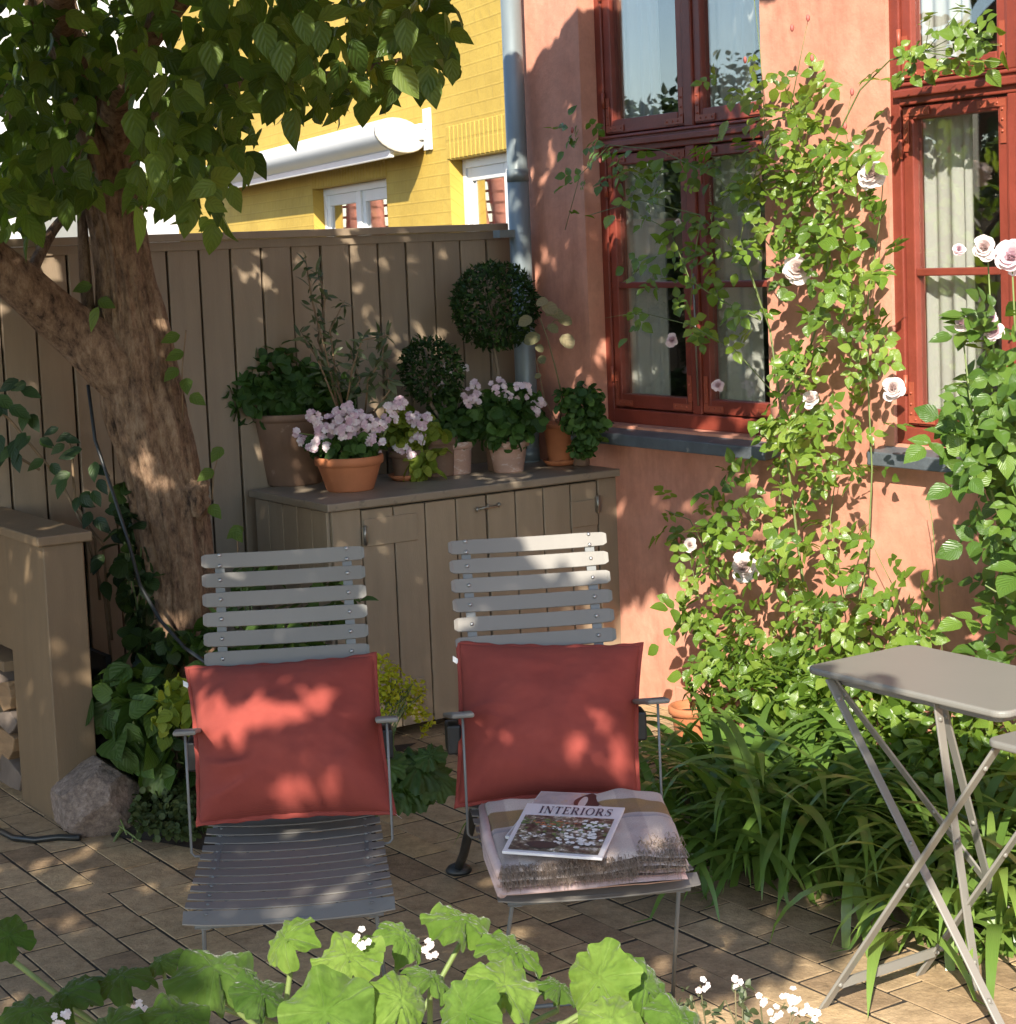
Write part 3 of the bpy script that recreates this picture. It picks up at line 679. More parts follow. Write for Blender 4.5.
# ------------------------------------------------------------------ yellow house and far things
YD = V3([-.36, .933, 0]); YD /= np.linalg.norm(YD); YN = V3([-YD[1], YD[0], 0]); YN = -V3([.933, .36, 0]) / math.hypot(.933, .36)
YO = V3([-.05, 11.0, 0])
def Y(t, z, o=0.): return YO + YD * t + Z * z + YN * o
def ypx(x, y, o=0.):
    P = onpl(x, y, YO + YN * o, YN); return (P - YO) @ YD, P[2]
def yellow_house():
    root = thing('yellow_house', 'yellow painted brick house with white windows beyond the fence', 'house', YO)
    t1a, z1 = ypx(398, 176, -.085); t1b, _ = ypx(323, 188, -.085); t2a, z2 = ypx(506, 154, -.085); t2b, z2 = ypx(462, 160, -.085)
    zt = (z1 + ypx(325, 188)[1]) / 2
    holes = [(t1a, t1b, .9, zt), (-.9, t2b, .9, z2)]
    m = MB(); us = slab_with_holes(m, lambda a, z: Y(a, z), -1.6, 9.0, -.02, 4.6, holes)
    for h in holes:
        for (a, b) in (((h[0], h[2]), (h[0], h[3])), ((h[1], h[3]), (h[1], h[2])), ((h[0], h[3]), (h[1], h[3])), ((h[1], h[2]), (h[0], h[2]))):
            m.add([Y(*a), Y(*b), Y(b[0], b[1], -.12), Y(a[0], a[1], -.12)], [(0, 1, 2, 3)], .5); us += [a, b, (b[0], b[1] + .1), (a[0], a[1] + .1)]
    for q in (Y(9.0, 0),):
        m.add([q, q - YN * 6, q - YN * 6 + Z * 4.6, q + Z * 4.6], [(0, 1, 2, 3)], .5); us += [(0, 0), (6, 0), (6, 4.6), (0, 4.6)]
    m.build('wall', M['ybrick'], root, uvs=us)
    # soldier courses over the openings
    for h in holes:
        sc = MB(); t = h[0] - .02
        while t < h[1]: sc.box(Y(t, h[3] + .004, .006), YD * .066, -YN * .02, Z * .2); t += .074
        sc.build('window_arch', M['ybrick'], root, .004, 1, uvs=[(p[0] * .31 + .37 * i, p[2] * .5 + .02) for i, p in enumerate(sc.v)])
    for i, h in enumerate(holes):
        f = MB(); o = -.085
        def bx(a, b, c, d, oo=0.): f.box(Y(a, c, o + oo), YD * (b - a), -YN * .05, Z * (d - c))
        a, b, c, d = h; fr = .055
        bx(a, a + fr, c, d); bx(b - fr, b, c, d); bx(a + fr, b - fr, d - fr, d); bx(a + fr, b - fr, c, c + fr)
        mid = (a + b) / 2; bx(mid - .05, mid + .05, c + fr, d - fr, .004)
        for (x0, x1) in ((a + fr, mid - .05), (mid + .05, b - fr)):
            for (p, q, r_, s_) in ((x0, x0 + .07, c + fr, d - fr), (x1 - .07, x1, c + fr, d - fr), (x0 + .07, x1 - .07, d - fr - .08, d - fr), (x0 + .07, x1 - .07, c + fr, c + fr + .08)):
                f.box(Y(p, r_, o - .012), YD * (q - p), -YN * .04, Z * (s_ - r_))
        fo = f.build('window', M['white'], root, .004)
        for (x0, x1) in ((a + fr + .07, mid - .12), (mid + .12, b - fr - .07)):
            p = MB(); p.box(Y(x0, c + .13, o - .03), YD * (x1 - x0), -YN * .004, Z * (d - c - .26), .5); p.build('pane', M['glass_far'], fo)
            k = MB(); k.box(Y(x0, c + .13, o - .09), YD * (x1 - x0), -YN * .01, Z * (d - c - .26), .5); k.build('blind', M['room'], fo)
    # awning cassette, slightly proud of the wall
    ta, _ = ypx(424, 126); _, za = ypx(406, 134, .17); tb, zb = ypx(225, 176, .16)
    aw = MB(); prof = []
    n = 24; rx, rz = .165, .115
    def ring(t):
        r = []
        for i in range(n):
            g = 2 * math.pi * i / n; r.append(Y(t, za + rz * math.sin(g) * .95 + .03 * math.cos(g), .17 + rx * math.cos(g)))
        return r
    A = ring(ta); B = ring(tb + .6)
    aw.add(A + B, [(i, (i + 1) % n, n + (i + 1) % n, n + i) for i in range(n)], .5, True)
    ao = aw.build('awning', M['awn'], root)
    e = MB(); e.prism(ring(ta), -YD * .035, .5); e.build('end_cap', M['awnend'], ao, .012, 3)
    l = MB(); l.box(Y(ta + .02, za - .135, .20), YD * (tb - ta + .5), YN * .03, Z * .05); l.build('front_rail', M['awn'], ao, .006)
    bkt = MB(); bkt.box(Y(ta - .16, za - .10, .002), YD * .12, YN * .02, Z * .26); bkt.box(Y(ta - .06, za - .03, .004), YD * .10, YN * .05, Z * .10); 
    for q in (.08, .04): bkt.ball(Y(ta - .10, za + q, .026), .012, 6)
    bkt.build('bracket', M['white'], ao, .004)
    rf = MB()
    for i in range(10): rf.box(Y(-1.8, 4.6 + i * .14, .25 - i * .2), YD * 11, -YN * .25, Z * .06)
    rf.build('roof', M['roof'], root)

def far_things():
    w = thing('backdrop_house', 'added pale house, partly standing in for white sky behind the leaves at far left', 'house', (-7.5, 30, 0))  # added pale wall, partly standing in for bright white sky between the leaves
    m = MB(); m.box((-11, 30, -.02), (6.0, 0, 0), (0, 6, 0), (0, 0, 9.2), .5); m.build('wall', M['ywhite'], w)
    r = MB()
    for i in range(12): r.box((-11.3, 29.7 + i * .25, 9.2 + i * .16), (6.6, 0, 0), (0, .4, 0), (0, 0, .07))
    r.build('roof', M['roof'], w)
    wn = MB()
    for x in (-9.6, -7.4): wn.box((x, 29.96, 1.6), (1.0, 0, 0), (0, .035, 0), (0, 0, 1.3))
    wn.build('window', M['room'], w)
    t = thing('tiled_outbuilding', 'low outbuilding with a red tile roof at the left', 'outbuilding', (-9.5, 22, 0))
    m = MB(); d = V3([.61, -.795, 0]); e = V3([.795, .61, 0]); o = V3([-9.6, 20.0, 0])
    m.box(o - d * 3, e * 5 - e * 0, -d * 3, Z * 1.7, .5); m.build('wall', M['ywhite'], t)
    r = MB()
    for i in range(20):
        for j in range(18): r.tube([o + e * (-.3 + j * .3) - d * (2.7 + i * .2) + Z * (1.7 + i * .16), o + e * (-.3 + j * .3) - d * (2.95 + i * .2) + Z * (1.9 + i * .16)], .13, 6, None, False)
        r.box(o - e * .5 - d * (2.7 + i * .2) + Z * (1.66 + i * .16), e * 5.6, -d * .25, Z * .03)
    r.build('roof', M['roof'], t)
    for i, (x, y, h, rr, lb) in enumerate(((-8.5, 9.2, 3.0, 1.3, 'round green tree beyond the left end of the fence'), (-11.5, 11.5, 4.1, 1.7, 'taller tree farther out at the left'), (-6.8, 11.5, 2.8, 1.2, 'low bushy tree nearest the fence at the left'), (-13, 7.5, 3.7, 1.8, 'broad tree at the far left'))):
        tr = thing('garden_tree', lb, 'tree', (x, y, 0), 0, 'trees reflected in the window panes')
        k = MB(); k.tube([(x, y, -.02), (x + .05, y, h * .5), (x, y + .05, h * .8)], [.14, .1, .04], 10); k.build('trunk', M['bark'], tr)
        lf = LF('ovate')
        for q in range(7): ball_leaves(lf, (x + rng.normal() * rr * .45, y + rng.normal() * rr * .45, h * .60 + rng.normal() * h * .14), (rr * .5, rr * .5, h * .24), 1000, .10, .6)
        lf.build('crown', M['hedge'], tr)

# ------------------------------------------------------------------ the tree
def noisy_tube(mb, pts, rads, n=40, per=26, amp=.12, seed=0.):
    pts = [V3(p) for p in pts]; k = len(pts); P = []; R_ = []
    def cr(a, b, c, d, t): return .5 * ((2 * b) + (-a + c) * t + (2 * a - 5 * b + 4 * c - d) * t * t + (-a + 3 * b - 3 * c + d) * t ** 3)
    for i in range(k - 1):
        a, b, c, d = pts[max(i - 1, 0)], pts[i], pts[i + 1], pts[min(i + 2, k - 1)]
        ra, rb, rc, rd = rads[max(i - 1, 0)], rads[i], rads[i + 1], rads[min(i + 2, k - 1)]
        for j in range(per):
            t = j / per; P.append(cr(a, b, c, d, t)); R_.append(cr(ra, rb, rc, rd, t))
    P.append(pts[-1]); R_.append(rads[-1])
    vs = []; pn = None; m = len(P)
    for i in range(m):
        d = P[min(i + 1, m - 1)] - P[max(i - 1, 0)]; d /= np.linalg.norm(d)
        a = np.cross(d, V3([1, 0, 0]) if pn is None else np.cross(pn, d)); 
        if pn is not None: a = pn - d * (pn @ d)
        a /= np.linalg.norm(a); pn = a; b = np.cross(d, a)
        for j in range(n):
            t = 2 * math.pi * j / n; q = (a * math.cos(t) + b * math.sin(t))
            pz = P[i] + q * R_[i]
            h = .55 * (.5 - abs(noise.noise(Vector((math.cos(t) * 11 + seed, math.sin(t) * 11, pz[2] * 3.2)))) * 1.8) + noise.noise(Vector((math.cos(t) * 4 + seed, math.sin(t) * 4, pz[2] * 1.6 + pz[0]))) + .6 * noise.noise(Vector((math.cos(t) * 9 + seed, math.sin(t) * 9, pz[2] * 4 + pz[0] * 2))) + .8 * noise.noise(Vector((pz[0] * 5, pz[1] * 5, pz[2] * 5 + seed)))
            vs.append(P[i] + q * R_[i] * (1 + amp * h))
    fs = [(i * n + j, i * n + (j + 1) % n, (i + 1) * n + (j + 1) % n, (i + 1) * n + j) for i in range(m - 1) for j in range(n)]
    fs += [tuple(range(n - 1, -1, -1)), tuple((m - 1) * n + j for j in range(n))]
    mb.add(vs, fs, .5, True)

def shade(x, y):
    """where the canopy hangs, seen along the sun's rays (0 open sky, 1 closed)"""
    if -1.68 < x < -1.20 and -.08 < y < .20: return .04
    if -1.48 < x < -1.24 and -.34 < y < -.16: return .35
    if (x + .87) ** 2 + (y - 2.62) ** 2 < .018: return .25
    if x < -1.75 and y > .9: return .85 if (x + 1.97) ** 2 + (y - 1.56) ** 2 > .02 else .05
    if y < -1.36: return 1. if x < -1.24 else 0.
    if -2.08 < x < -1.70 and 1.2 < y < 3.5: return .28
    if y < .72: return 1. if x < min(-.75 + (y + 1.35) * 1.2, .02 if y < 0 else -.04 - .72 * y) + .03 * math.sin(y * 9) else 0.
    if y < 2.3: return 1. if x < -.74 + .05 * math.sin(y * 7) else 0.
    if y > 2.7 and x < -.55: return .55
    if y > 4.2 and x < .12: return .72
    return 1. if x < .03 + .21 * (y - 2.3) + .05 * math.sin(y * 5) else 0.

def canopy_leaf(lf, p, L):
    out = V3([rng.normal() * .5, -.55 + rng.normal() * .4, .35])
    ax = V3([rng.normal() * .6, -.25 + rng.normal() * .5, -.8 + .5 * rng.normal()])
    lf.add(p, ax, out + rdir() * .35, L, L * (.48 + .2 * rng.random()), float(np.clip(rng.normal(.45, .28), 0, 1)), .15 + .3 * rng.random(), .05 + .4 * rng.random())

def the_tree():
    base = ond(186, 705, 6.3); base[2] = 0
    root = thing('leaning_tree', 'leaning rough barked tree with broad green leaves beside the left chair', 'tree', base)
    m = MB(); D = 6.3; r = lambda w, d=D: w / 2 / FPX * d
    b0 = base + V3([.03, 0, -.03])
    main = [b0, ond(190, 690, D), ond(181, 600, D), ond(168, 500, D), ond(143, 400, D), ond(131, 310, D), ond(119, 233, D), ond(106, 165, D - .05), ond(86, 100, D - .1), ond(66, 55, D - .15), ond(48, -10, D - .2), ond(20, -120, D - .5), ond(-10, -260, D - .9)]
    rad = [r(118), r(92), r(78), r(74), r(79), r(64), r(52), r(56), r(50), r(47), r(44), r(34), r(22)]
    noisy_tube(m, main, rad, 110, 40, .13)
    m.build('trunk', M['bark'], root)
    k = MB(); noisy_tube(k, [ond(150, 400, D), ond(112, 362, D - .05), ond(70, 325, D - .1), ond(25, 285, D - .2), ond(-30, 240, D - .3), ond(-120, 120, D - .6), ond(-200, -80, D - 1.2)], [r(54), r(58), r(50), r(44), r(40), r(30), r(18)], 32, 18, .12, 3.)
    k.build('limb', M['bark'], root)
    k = MB(); noisy_tube(k, [ond(118, 250, D), ond(85, 205, D + .1), ond(45, 160, D + .15), ond(5, 95, D + .2), ond(-40, 30, D + .2)], [r(22), r(20), r(21), r(20), r(15)], 16, 14, .1, 5.); k.build('limb', M['bark'], root)
    k = MB(); noisy_tube(k, [ond(118, 190, D), ond(117, 140, D - .1), ond(120, 90, D - .3), ond(160, 20, D - .7), ond(230, -60, D - 1.1), ond(330, -140, D - 2.), V3([.1, 2.4, 3.3])], [r(34), r(30), r(26), r(24), r(20), r(16), .012], 18, 14, .1, 7.); k.build('limb', M['bark'], root)
    k = MB(); noisy_tube(k, [ond(85, 90, D - .1), ond(60, 10, D - .8), ond(60, -90, D - 1.8), V3([-.8, 3.2, 3.1]), V3([-.75, 1.6, 3.2]), V3([-.4, .2, 3.4])], [r(34), r(26), r(22), .045, .032, .014], 16, 14, .1, 9.); k.build('limb', M['bark'], root)
    k = MB(); noisy_tube(k, [ond(120, 130, D - .1), ond(190, 105, D - .3), ond(250, 80, D - .6), ond(330, 75, D - .9), ond(400, 60, D - 1.1)], [r(16), r(12), r(9), r(7), r(4)], 10, 10, .08, 11.)
    noisy_tube(k, [ond(118, 215, D), ond(140, 205, D - .1), ond(180, 200, D - .2), ond(225, 180, D - .3)], [r(7), r(7), r(5), r(3)], 8, 8, .05, 12.)
    noisy_tube(k, [ond(90, 330, D), ond(85, 270, D), ond(82, 215, D + .05)], [r(14), r(12), r(10)], 8, 8, .05, 13.)
    noisy_tube(k, [ond(25, 285, D - .1), ond(50, 235, D), ond(75, 205, D + .05)], [r(14), r(11), r(8)], 8, 8, .05, 14.)
    k.build('branch', M['bark'], root)
    # knot where a limb was sawn off
    kn = MB(); c = ond(198, 497, 6.22); kn.ball(c, .05, 20, .5, (.8, 1, 1.15))
    for i, v in enumerate(kn.v):
        v = V3(v); d = v - c; h = noise.noise(Vector(v * 22)) + .5 * noise.noise(Vector(v * 60)); kn.v[i] = tuple(c + d * (1 + .5 * h))
    kn.build('knot', M['bark'], root)
    # crown: what the picture shows
    lf = LF('ovate')
    reg = [(40, 30, 70, 50, 120), (110, 30, 70, 60, 110), (180, 45, 70, 65, 130), (250, 45, 70, 60, 140), (330, 45, 65, 60, 140), (395, 45, 48, 50, 95), (430, 30, 30, 40, 40),
           (235, 105, 60, 45, 85), (180, 135, 50, 55, 75), (310, 100, 50, 28, 45), (375, 95, 45, 28, 40), (205, 170, 45, 40, 48), (185, 205, 40, 30, 30), (428, 75, 26, 22, 16), (150, 210, 25, 25, 8),
           (20, 110, 45, 60, 130), (50, 175, 50, 45, 130), (15, 200, 30, 40, 80), (90, 70, 50, 60, 60), (95, 180, 30, 40, 20), (60, 120, 40, 60, 110), (10, 60, 40, 50, 120), (190, 190, 35, 25, 40), (165, 160, 30, 40, 40), (35, 190, 40, 35, 70), (150, 200, 25, 30, 22), (25, 235, 30, 12, 16), (210, 222, 28, 14, 6), (105, 305, 14, 18, 3), (150, 90, 40, 40, 30)]
    for (cx, cy, rx, ry, n) in reg:
        for _ in range(int(n * .85)):
            a = rng.random() * 6.283; q = math.sqrt(rng.random())
            x, y = cx + rx * q * math.cos(a), cy + ry * q * math.sin(a)
            dep = 4.2 + 2.3 * rng.random() if x > 130 else 5.2 + 1.8 * rng.random()
            canopy_leaf(lf, ond(x, y - 12, dep), .076 * (1 + .24 * rng.normal()))
    for (x, y, d_, L) in ((281, 40, 4.1, .095), (262, 22, 4.1, .09), (210, 40, 4.2, .09), (320, 20, 4.2, .085), (452, 58, 4.6, .07), (428, 75, 4.4, .085), (405, 18, 4.2, .09), (430, 65, 4.4, .085), (300, 12, 4.1, .08), (133, 108, 4.4, .1), (165, 135, 4.4, .1)):
        lf.add(ond(x, y, d_), V3([rng.normal() * .15, -.25, -1]), V3([.1, -1, .35]), L, L * .62, .75, .2, .15)
    lf.build('crown', M['tree'], root)
    # unseen canopy above the picture, leaves placed along sun rays to cast the shade
    lf = LF('ovate'); N = 0; tries = 0
    while tries < 72000:
        tries += 1
        x, y = rng.uniform(-3.4, 1.4), rng.uniform(-2.0, 6.0)
        # ragged, clumpy density
        cl = noise.noise(Vector((x * 3.1, y * 3.1, 1.3))) + .6 * noise.noise(Vector((x * 7, y * 7, 4.)))
        sh = shade(x + .05 * noise.noise(Vector((x * 5, y * 5, 9))), y + .06 * noise.noise(Vector((x * 5, y * 5, 2))))
        if rng.random() > sh * min(1, max(.22, .62 + 1.1 * cl)): continue
        # height: lift along the ray until clear of the view
        z = 2.15 + rng.random() * 1.0
        if y > 4.4: z += .9
        for _ in range(12):
            yy = y + QY * (3.5 - z)
            if z < 1.75 + .158 * max(yy, 0) + .16: z += .12
            else: break
        p = V3([x + QX * (3.5 - z), y + QY * (3.5 - z), z])
        canopy_leaf(lf, p, .105 * (1 + .2 * rng.normal())); N += 1
    lf.build('crown', M['tree'], root)
    # thin shoots with a few leaves low on the trunk
    sh = LF('ovate'); st = MB()
    for (pts, lv) in (([(183, 420), (182, 370), (186, 330)], [(180, 335), (184, 352), (178, 368), (190, 395), (186, 378)]), ([(212, 500), (214, 470), (220, 450)], [(214, 470), (222, 447), (210, 505)]), ([(238, 560), (237, 530)], [(232, 528), (243, 527)]), ([(108, 330), (100, 300)], [(98, 300), (92, 285)])):
        st = MB(); st.tube([ond(x, y, 6.2) for x, y in pts], .0025, 5); st.build('shoot', M['stemb'], root)
        for (x, y) in lv: sh.add(ond(x, y, 6.2), V3([rng.normal(), -.4, -.4]), V3([0, -1, .5]), .07, .045, .6)
    sh.build('foliage', M['tree'], root)

# ------------------------------------------------------------------ chairs
def chair(name, label, fc, a, W0=.448):
    root = thing(name, label, 'chair', fc, a, 'slatted reclining garden chairs')
    T = lambda x, y, z: np.array(parent_matrix(root) @ Vector((x, y, z)))
    mx = np.array(parent_matrix(root))[:3, :3]; ex, ey = mx[:, 0], mx[:, 1]
    # seat slats
    def seat_z(y): return .372 + .006 * math.cos(y * 7) if y > .03 else .372 - .02 * (1 - y / .03) * .3
    s = MB(); n = 12; pit = .0605
    for i in range(n):
        y0 = .002 + i * pit; w = .0485
        ww = W0 - .030 * (i / (n - 1)) - .001
        z0, z1 = seat_z(y0), seat_z(y0 + w)
        if i == 0: z0 -= .003
        segs = 10; vs = []; fs = []
        for j in range(segs + 1):
            x = -ww / 2 + ww * j / segs; bow = -.010 * (1 - (2 * x / ww) ** 2)
            rr = .006 if j in (0, segs) else 0
            vs += [T(x, y0 + rr, z0 + bow), T(x, y0 + w - rr, z1 + bow), T(x, y0 + w - rr, z1 + bow - .003), T(x, y0 + rr, z0 + bow - .003)]
        for j in range(segs):
            b = j * 4; fs += [(b + q, b + (q + 1) % 4, b + 4 + (q + 1) % 4, b + 4 + q) for q in range(4)]
        fs += [(3, 2, 1, 0), tuple(segs * 4 + q for q in range(4))]
        s.add(vs, fs)
    so = s.build('seat', M['chair'], root)
    bm = bmesh.new(); bm.from_mesh(so.data); bmesh.ops.recalc_face_normals(bm, faces=bm.faces); bm.to_mesh(so.data); bm.free()
    rv = MB()
    for i in range(n):
        for sx in (-1, 1): rv.ball(T(sx * (.175), .029 + i * pit, .3735), .005, 6, None, (1, 1, .5))
    rv.build('seat_rivet', M['chairrod'], so)
    fr = MB()
    for sx in (-1, 1):
        fr.box(T(sx * .178 - .009, .012, .345), ex * .018, ey * .72, Z * .018)
    fr.tube([T(-.20, .015, .352), T(.20, .015, .352)], .006, 8)
    fr.tube([T(-.20, .70, .352), T(.20, .70, .352)], .008, 8)
    fr.build('seat_frame', M['chairrod'], root)
    # back: pivot at y .70 z .375, reclined
    B0 = (.70, .385); B1 = (.935, 1.002); bl = math.hypot(B1[0] - B0[0], B1[1] - B0[1]); dy, dz = (B1[0] - B0[0]) / bl, (B1[1] - B0[1]) / bl
    b = MB(); nb = 13; pb = bl / nb; up = ey * dy + Z * dz; nf = -ey * dz + Z * dy       # nf points to the sitter
    for i in range(nb):
        t0 = bl - (i + 1) * pb + .016 - .0; hh = pb - .0115; ww = .418
        segs = 12; vs = []; fs = []; cor = .007
        for j in range(segs + 1):
            q = j / segs; x = -ww / 2 + ww * q; bow = -.012 * (1 - (2 * x / ww) ** 2)
            e = cor if j in (0, segs) else (cor * .25 if j in (1, segs - 1) else 0)
            if j in (1, segs - 1): x = (-1 if j == 1 else 1) * (ww / 2 - .010)
            o = T(x, B0[0], B0[1]) + nf * bow
            vs += [o + up * (t0 + e), o + up * (t0 + hh - e), o + up * (t0 + hh - e) - nf * .006, o + up * (t0 + e) - nf * .006]
        for j in range(segs):
            k = j * 4; fs += [(k + q, k + (q + 1) % 4, k + 4 + (q + 1) % 4, k + 4 + q) for q in range(4)]
        fs += [(3, 2, 1, 0), tuple(segs * 4 + q for q in range(4))]
        b.add(vs, fs)
    bo = b.build('backrest', M['chair'], root, .0012, 1)
    bm = bmesh.new(); bm.from_mesh(bo.data); bmesh.ops.recalc_face_normals(bm, faces=bm.faces); bm.to_mesh(bo.data); bm.free()
    rl = MB(); rv = MB()
    for sx in (-1, 1):
        o = T(sx * .163, B0[0], B0[1]) - nf * .011
        rl.box(o - ex * .012 - up * .05, ex * .024, up * (bl + .045), -nf * .008)
        for i in range(nb):
            t0 = bl - (i + 1) * pb + .016 + (pb - .0115) / 2
            for dd in ((-.014, .014) if i == 0 else (0,)): rv.ball(T(sx * .163, B0[0], B0[1]) + up * (t0 + dd) - nf * .006, .0055, 8, None, (1, 1, 1))
    rl.build('back_rail', M['chairrod'], bo); rv.build('back_rivet', M['rivet'], bo)
    for sx in (-1, 1):
        am = MB(); pts = []; x0 = sx * .236
        am.prism([T(x0 - .027, .45, .655), T(x0 + .027, .45, .655), T(x0 + .027, .50, .648), T(x0 + .022, .76, .583), T(x0 - .022, .76, .583), T(x0 - .027, .50, .648)], Z * .012)
        ao = am.build('armrest', M['chair'], root, .005, 2)
        rod = MB(); rod.tube([T(x0, .47, .655), T(x0, .465, .50), T(x0, .46, .372), T(x0 - sx * .008, .46, .363), T(x0 - sx * .05, .46, .360)], .0032, 8); rod.build('arm_support', M['chairrod'], root)
        br = MB(); br.box(T(x0 - .018, .70, .50), ex * .036, ey * .07, Z * .075); br.box(T(x0 - .012 - sx * .022, .74, .51), ex * .024, ey * .05, Z * .04); br.build('arm_bracket', M['blackp'], root, .006, 2)
        lg = MB(); xf = sx * .195; lg.tube([T(xf - sx * .012, .045, .36), T(xf, .16, .18), T(xf + sx * .012, .27, .006)], .0048, 8); lg.build('leg', M['chairrod'], root)
        rg = MB(); rg.tube([T(sx * .188, .73, .36), T(sx * .19, 1.08, .12), T(sx * .186, 1.28, .02)], [.014, .013, .013], 10); rg.lathe(T(sx * .186, 1.29, 0), [(0, .0), (.036, .0), (.038, .008), (.030, .018), (.014, .026), (0, .026)], 20); rg.build('leg', M['blackp'], root)
    st = MB(); st.tube([T(-.207, .27, .012), T(.207, .27, .012)], .0055, 8); st.build('stretcher', M['chairrod'], root)
    return root

def cushion(label, TL, TR, BL, BR, seed, thick=.075, folds=()):
    n = 72; TL, TR, BL, BR = map(V3, (TL, TR, BL, BR))
    c = (TL + TR + BL + BR) / 4
    root = thing('cushion', label, 'cushion', c, 0, 'red linen cushions')
    ax = (TR - TL + BR - BL) / 2; ay = (TL - BL + TR - BR) / 2; nf = np.cross(ax, ay); nf /= np.linalg.norm(nf)
    if nf[1] > 0: nf = -nf
    vs = []; uvs = []; fs = []
    for side in (1, -1):
        for i in range(n + 1):
            for j in range(n + 1):
                x, y = i / n, j / n; X, Yy = 2 * x - 1, 2 * y - 1
                # pull edges in between corners
                xi = X * (1 - .055 * (1 - Yy ** 2)); yi = Yy * (1 - .06 * (1 - X ** 2))
                px, py = (xi + 1) / 2, (yi + 1) / 2
                p = TL * (1 - px) * py + TR * px * py + BL * (1 - px) * (1 - py) + BR * px * (1 - py)
                prof = (max(0, 1 - abs(X) ** 2.6) * max(0, 1 - abs(Yy) ** 2.6)) ** .62
                h = thick * prof * (1.08 - .25 * Yy)
                w = 0
                if side > 0:
                    nz = lambda f, k: noise.noise(Vector((X * f + seed, Yy * f * 1.3, k)))
                    e = prof * (1 - .55 * prof)
                    w += .012 * nz(1.3, 1.) * prof + .009 * nz(2.6, 2.) * e * 2 + .003 * nz(7., 3.) * prof
                    for (fx, fy, dx, dy, L, am, wd) in folds:
                        d = ((X - fx) * dx + (Yy - fy) * dy); o = ((X - fx) * -dy + (Yy - fy) * dx)
                        o += .06 * math.sin(d * 5 + seed)
                        w += am * math.exp(-(d / L) ** 2) * (math.exp(-(o / wd) ** 2) - .55 * math.exp(-((o - 1.9 * wd) / (1.5 * wd)) ** 2)) * prof ** .5 * .8
                q = p + nf * side * (h + w)
                vs.append(q); uvs.append((x, y))
    N = (n + 1) ** 2
    for i in range(n):
        for j in range(n):
            a = i * (n + 1) + j; fs += [(a, a + n + 1, a + n + 2, a + 1), (N + a, N + a + 1, N + a + n + 2, N + a + n + 1)]
    m = MB(); m.add(vs, fs, .5, True); o = m.build('cover', M['linen'], root, uvs=uvs)
    bm = bmesh.new(); bm.from_mesh(o.data); bmesh.ops.remove_doubles(bm, verts=bm.verts, dist=.0004); bmesh.ops.recalc_face_normals(bm, faces=bm.faces); bm.to_mesh(o.data); bm.free()
    # flat hem round the edge
    e = MB(); ring = []
    def edge(x, y):
        X, Yy = 2 * x - 1, 2 * y - 1; xi = X * (1 - .055 * (1 - Yy ** 2)); yi = Yy * (1 - .06 * (1 - X ** 2)); px, py = (xi + 1) / 2, (yi + 1) / 2
        return TL * (1 - px) * py + TR * px * py + BL * (1 - px) * (1 - py) + BR * px * (1 - py)
    k = 60; path = [edge(i / k, 0) for i in range(k)] + [edge(1, i / k) for i in range(k)] + [edge(1 - i / k, 1) for i in range(k)] + [edge(0, 1 - i / k) for i in range(k)]
    vs = []; uv_ = []
    for i, p in enumerate(path):
        d = p - c; d -= nf * (d @ nf); d /= np.linalg.norm(d); wv = .003 * math.sin(i * .9) + .003 * math.sin(i * .37)
        vs += [p - d * .006 + nf * .004, p + d * .010 + nf * wv, p + d * .010 + nf * (wv - .003), p - d * .006 - nf * .004]; uv_ += [(i * .02, 0), (i * .02, .02), (i * .02, .03), (i * .02, .05)]
    L = len(path); fs = [(i * 4 + q, i * 4 + (q + 1) % 4, ((i + 1) % L) * 4 + (q + 1) % 4, ((i + 1) % L) * 4 + q) for i in range(L) for q in range(4)]
    e.add(vs, fs, .5, True); e.build('hem', M['linen'], root, uvs=uv_)
    tg = MB()
    for p, d in (((TL * .88 + BL * .12), (BL - TL)), ((TR * .0 + BR * 1.), (TL - BR))):
        d = d / np.linalg.norm(d); s = p - c; s /= np.linalg.norm(s)
        tg = MB(); tg.cbox(p + s * .008, d * .016, s * .016, nf * .003); tg.build('care_tag', M['tag'], root, .001)
    return root

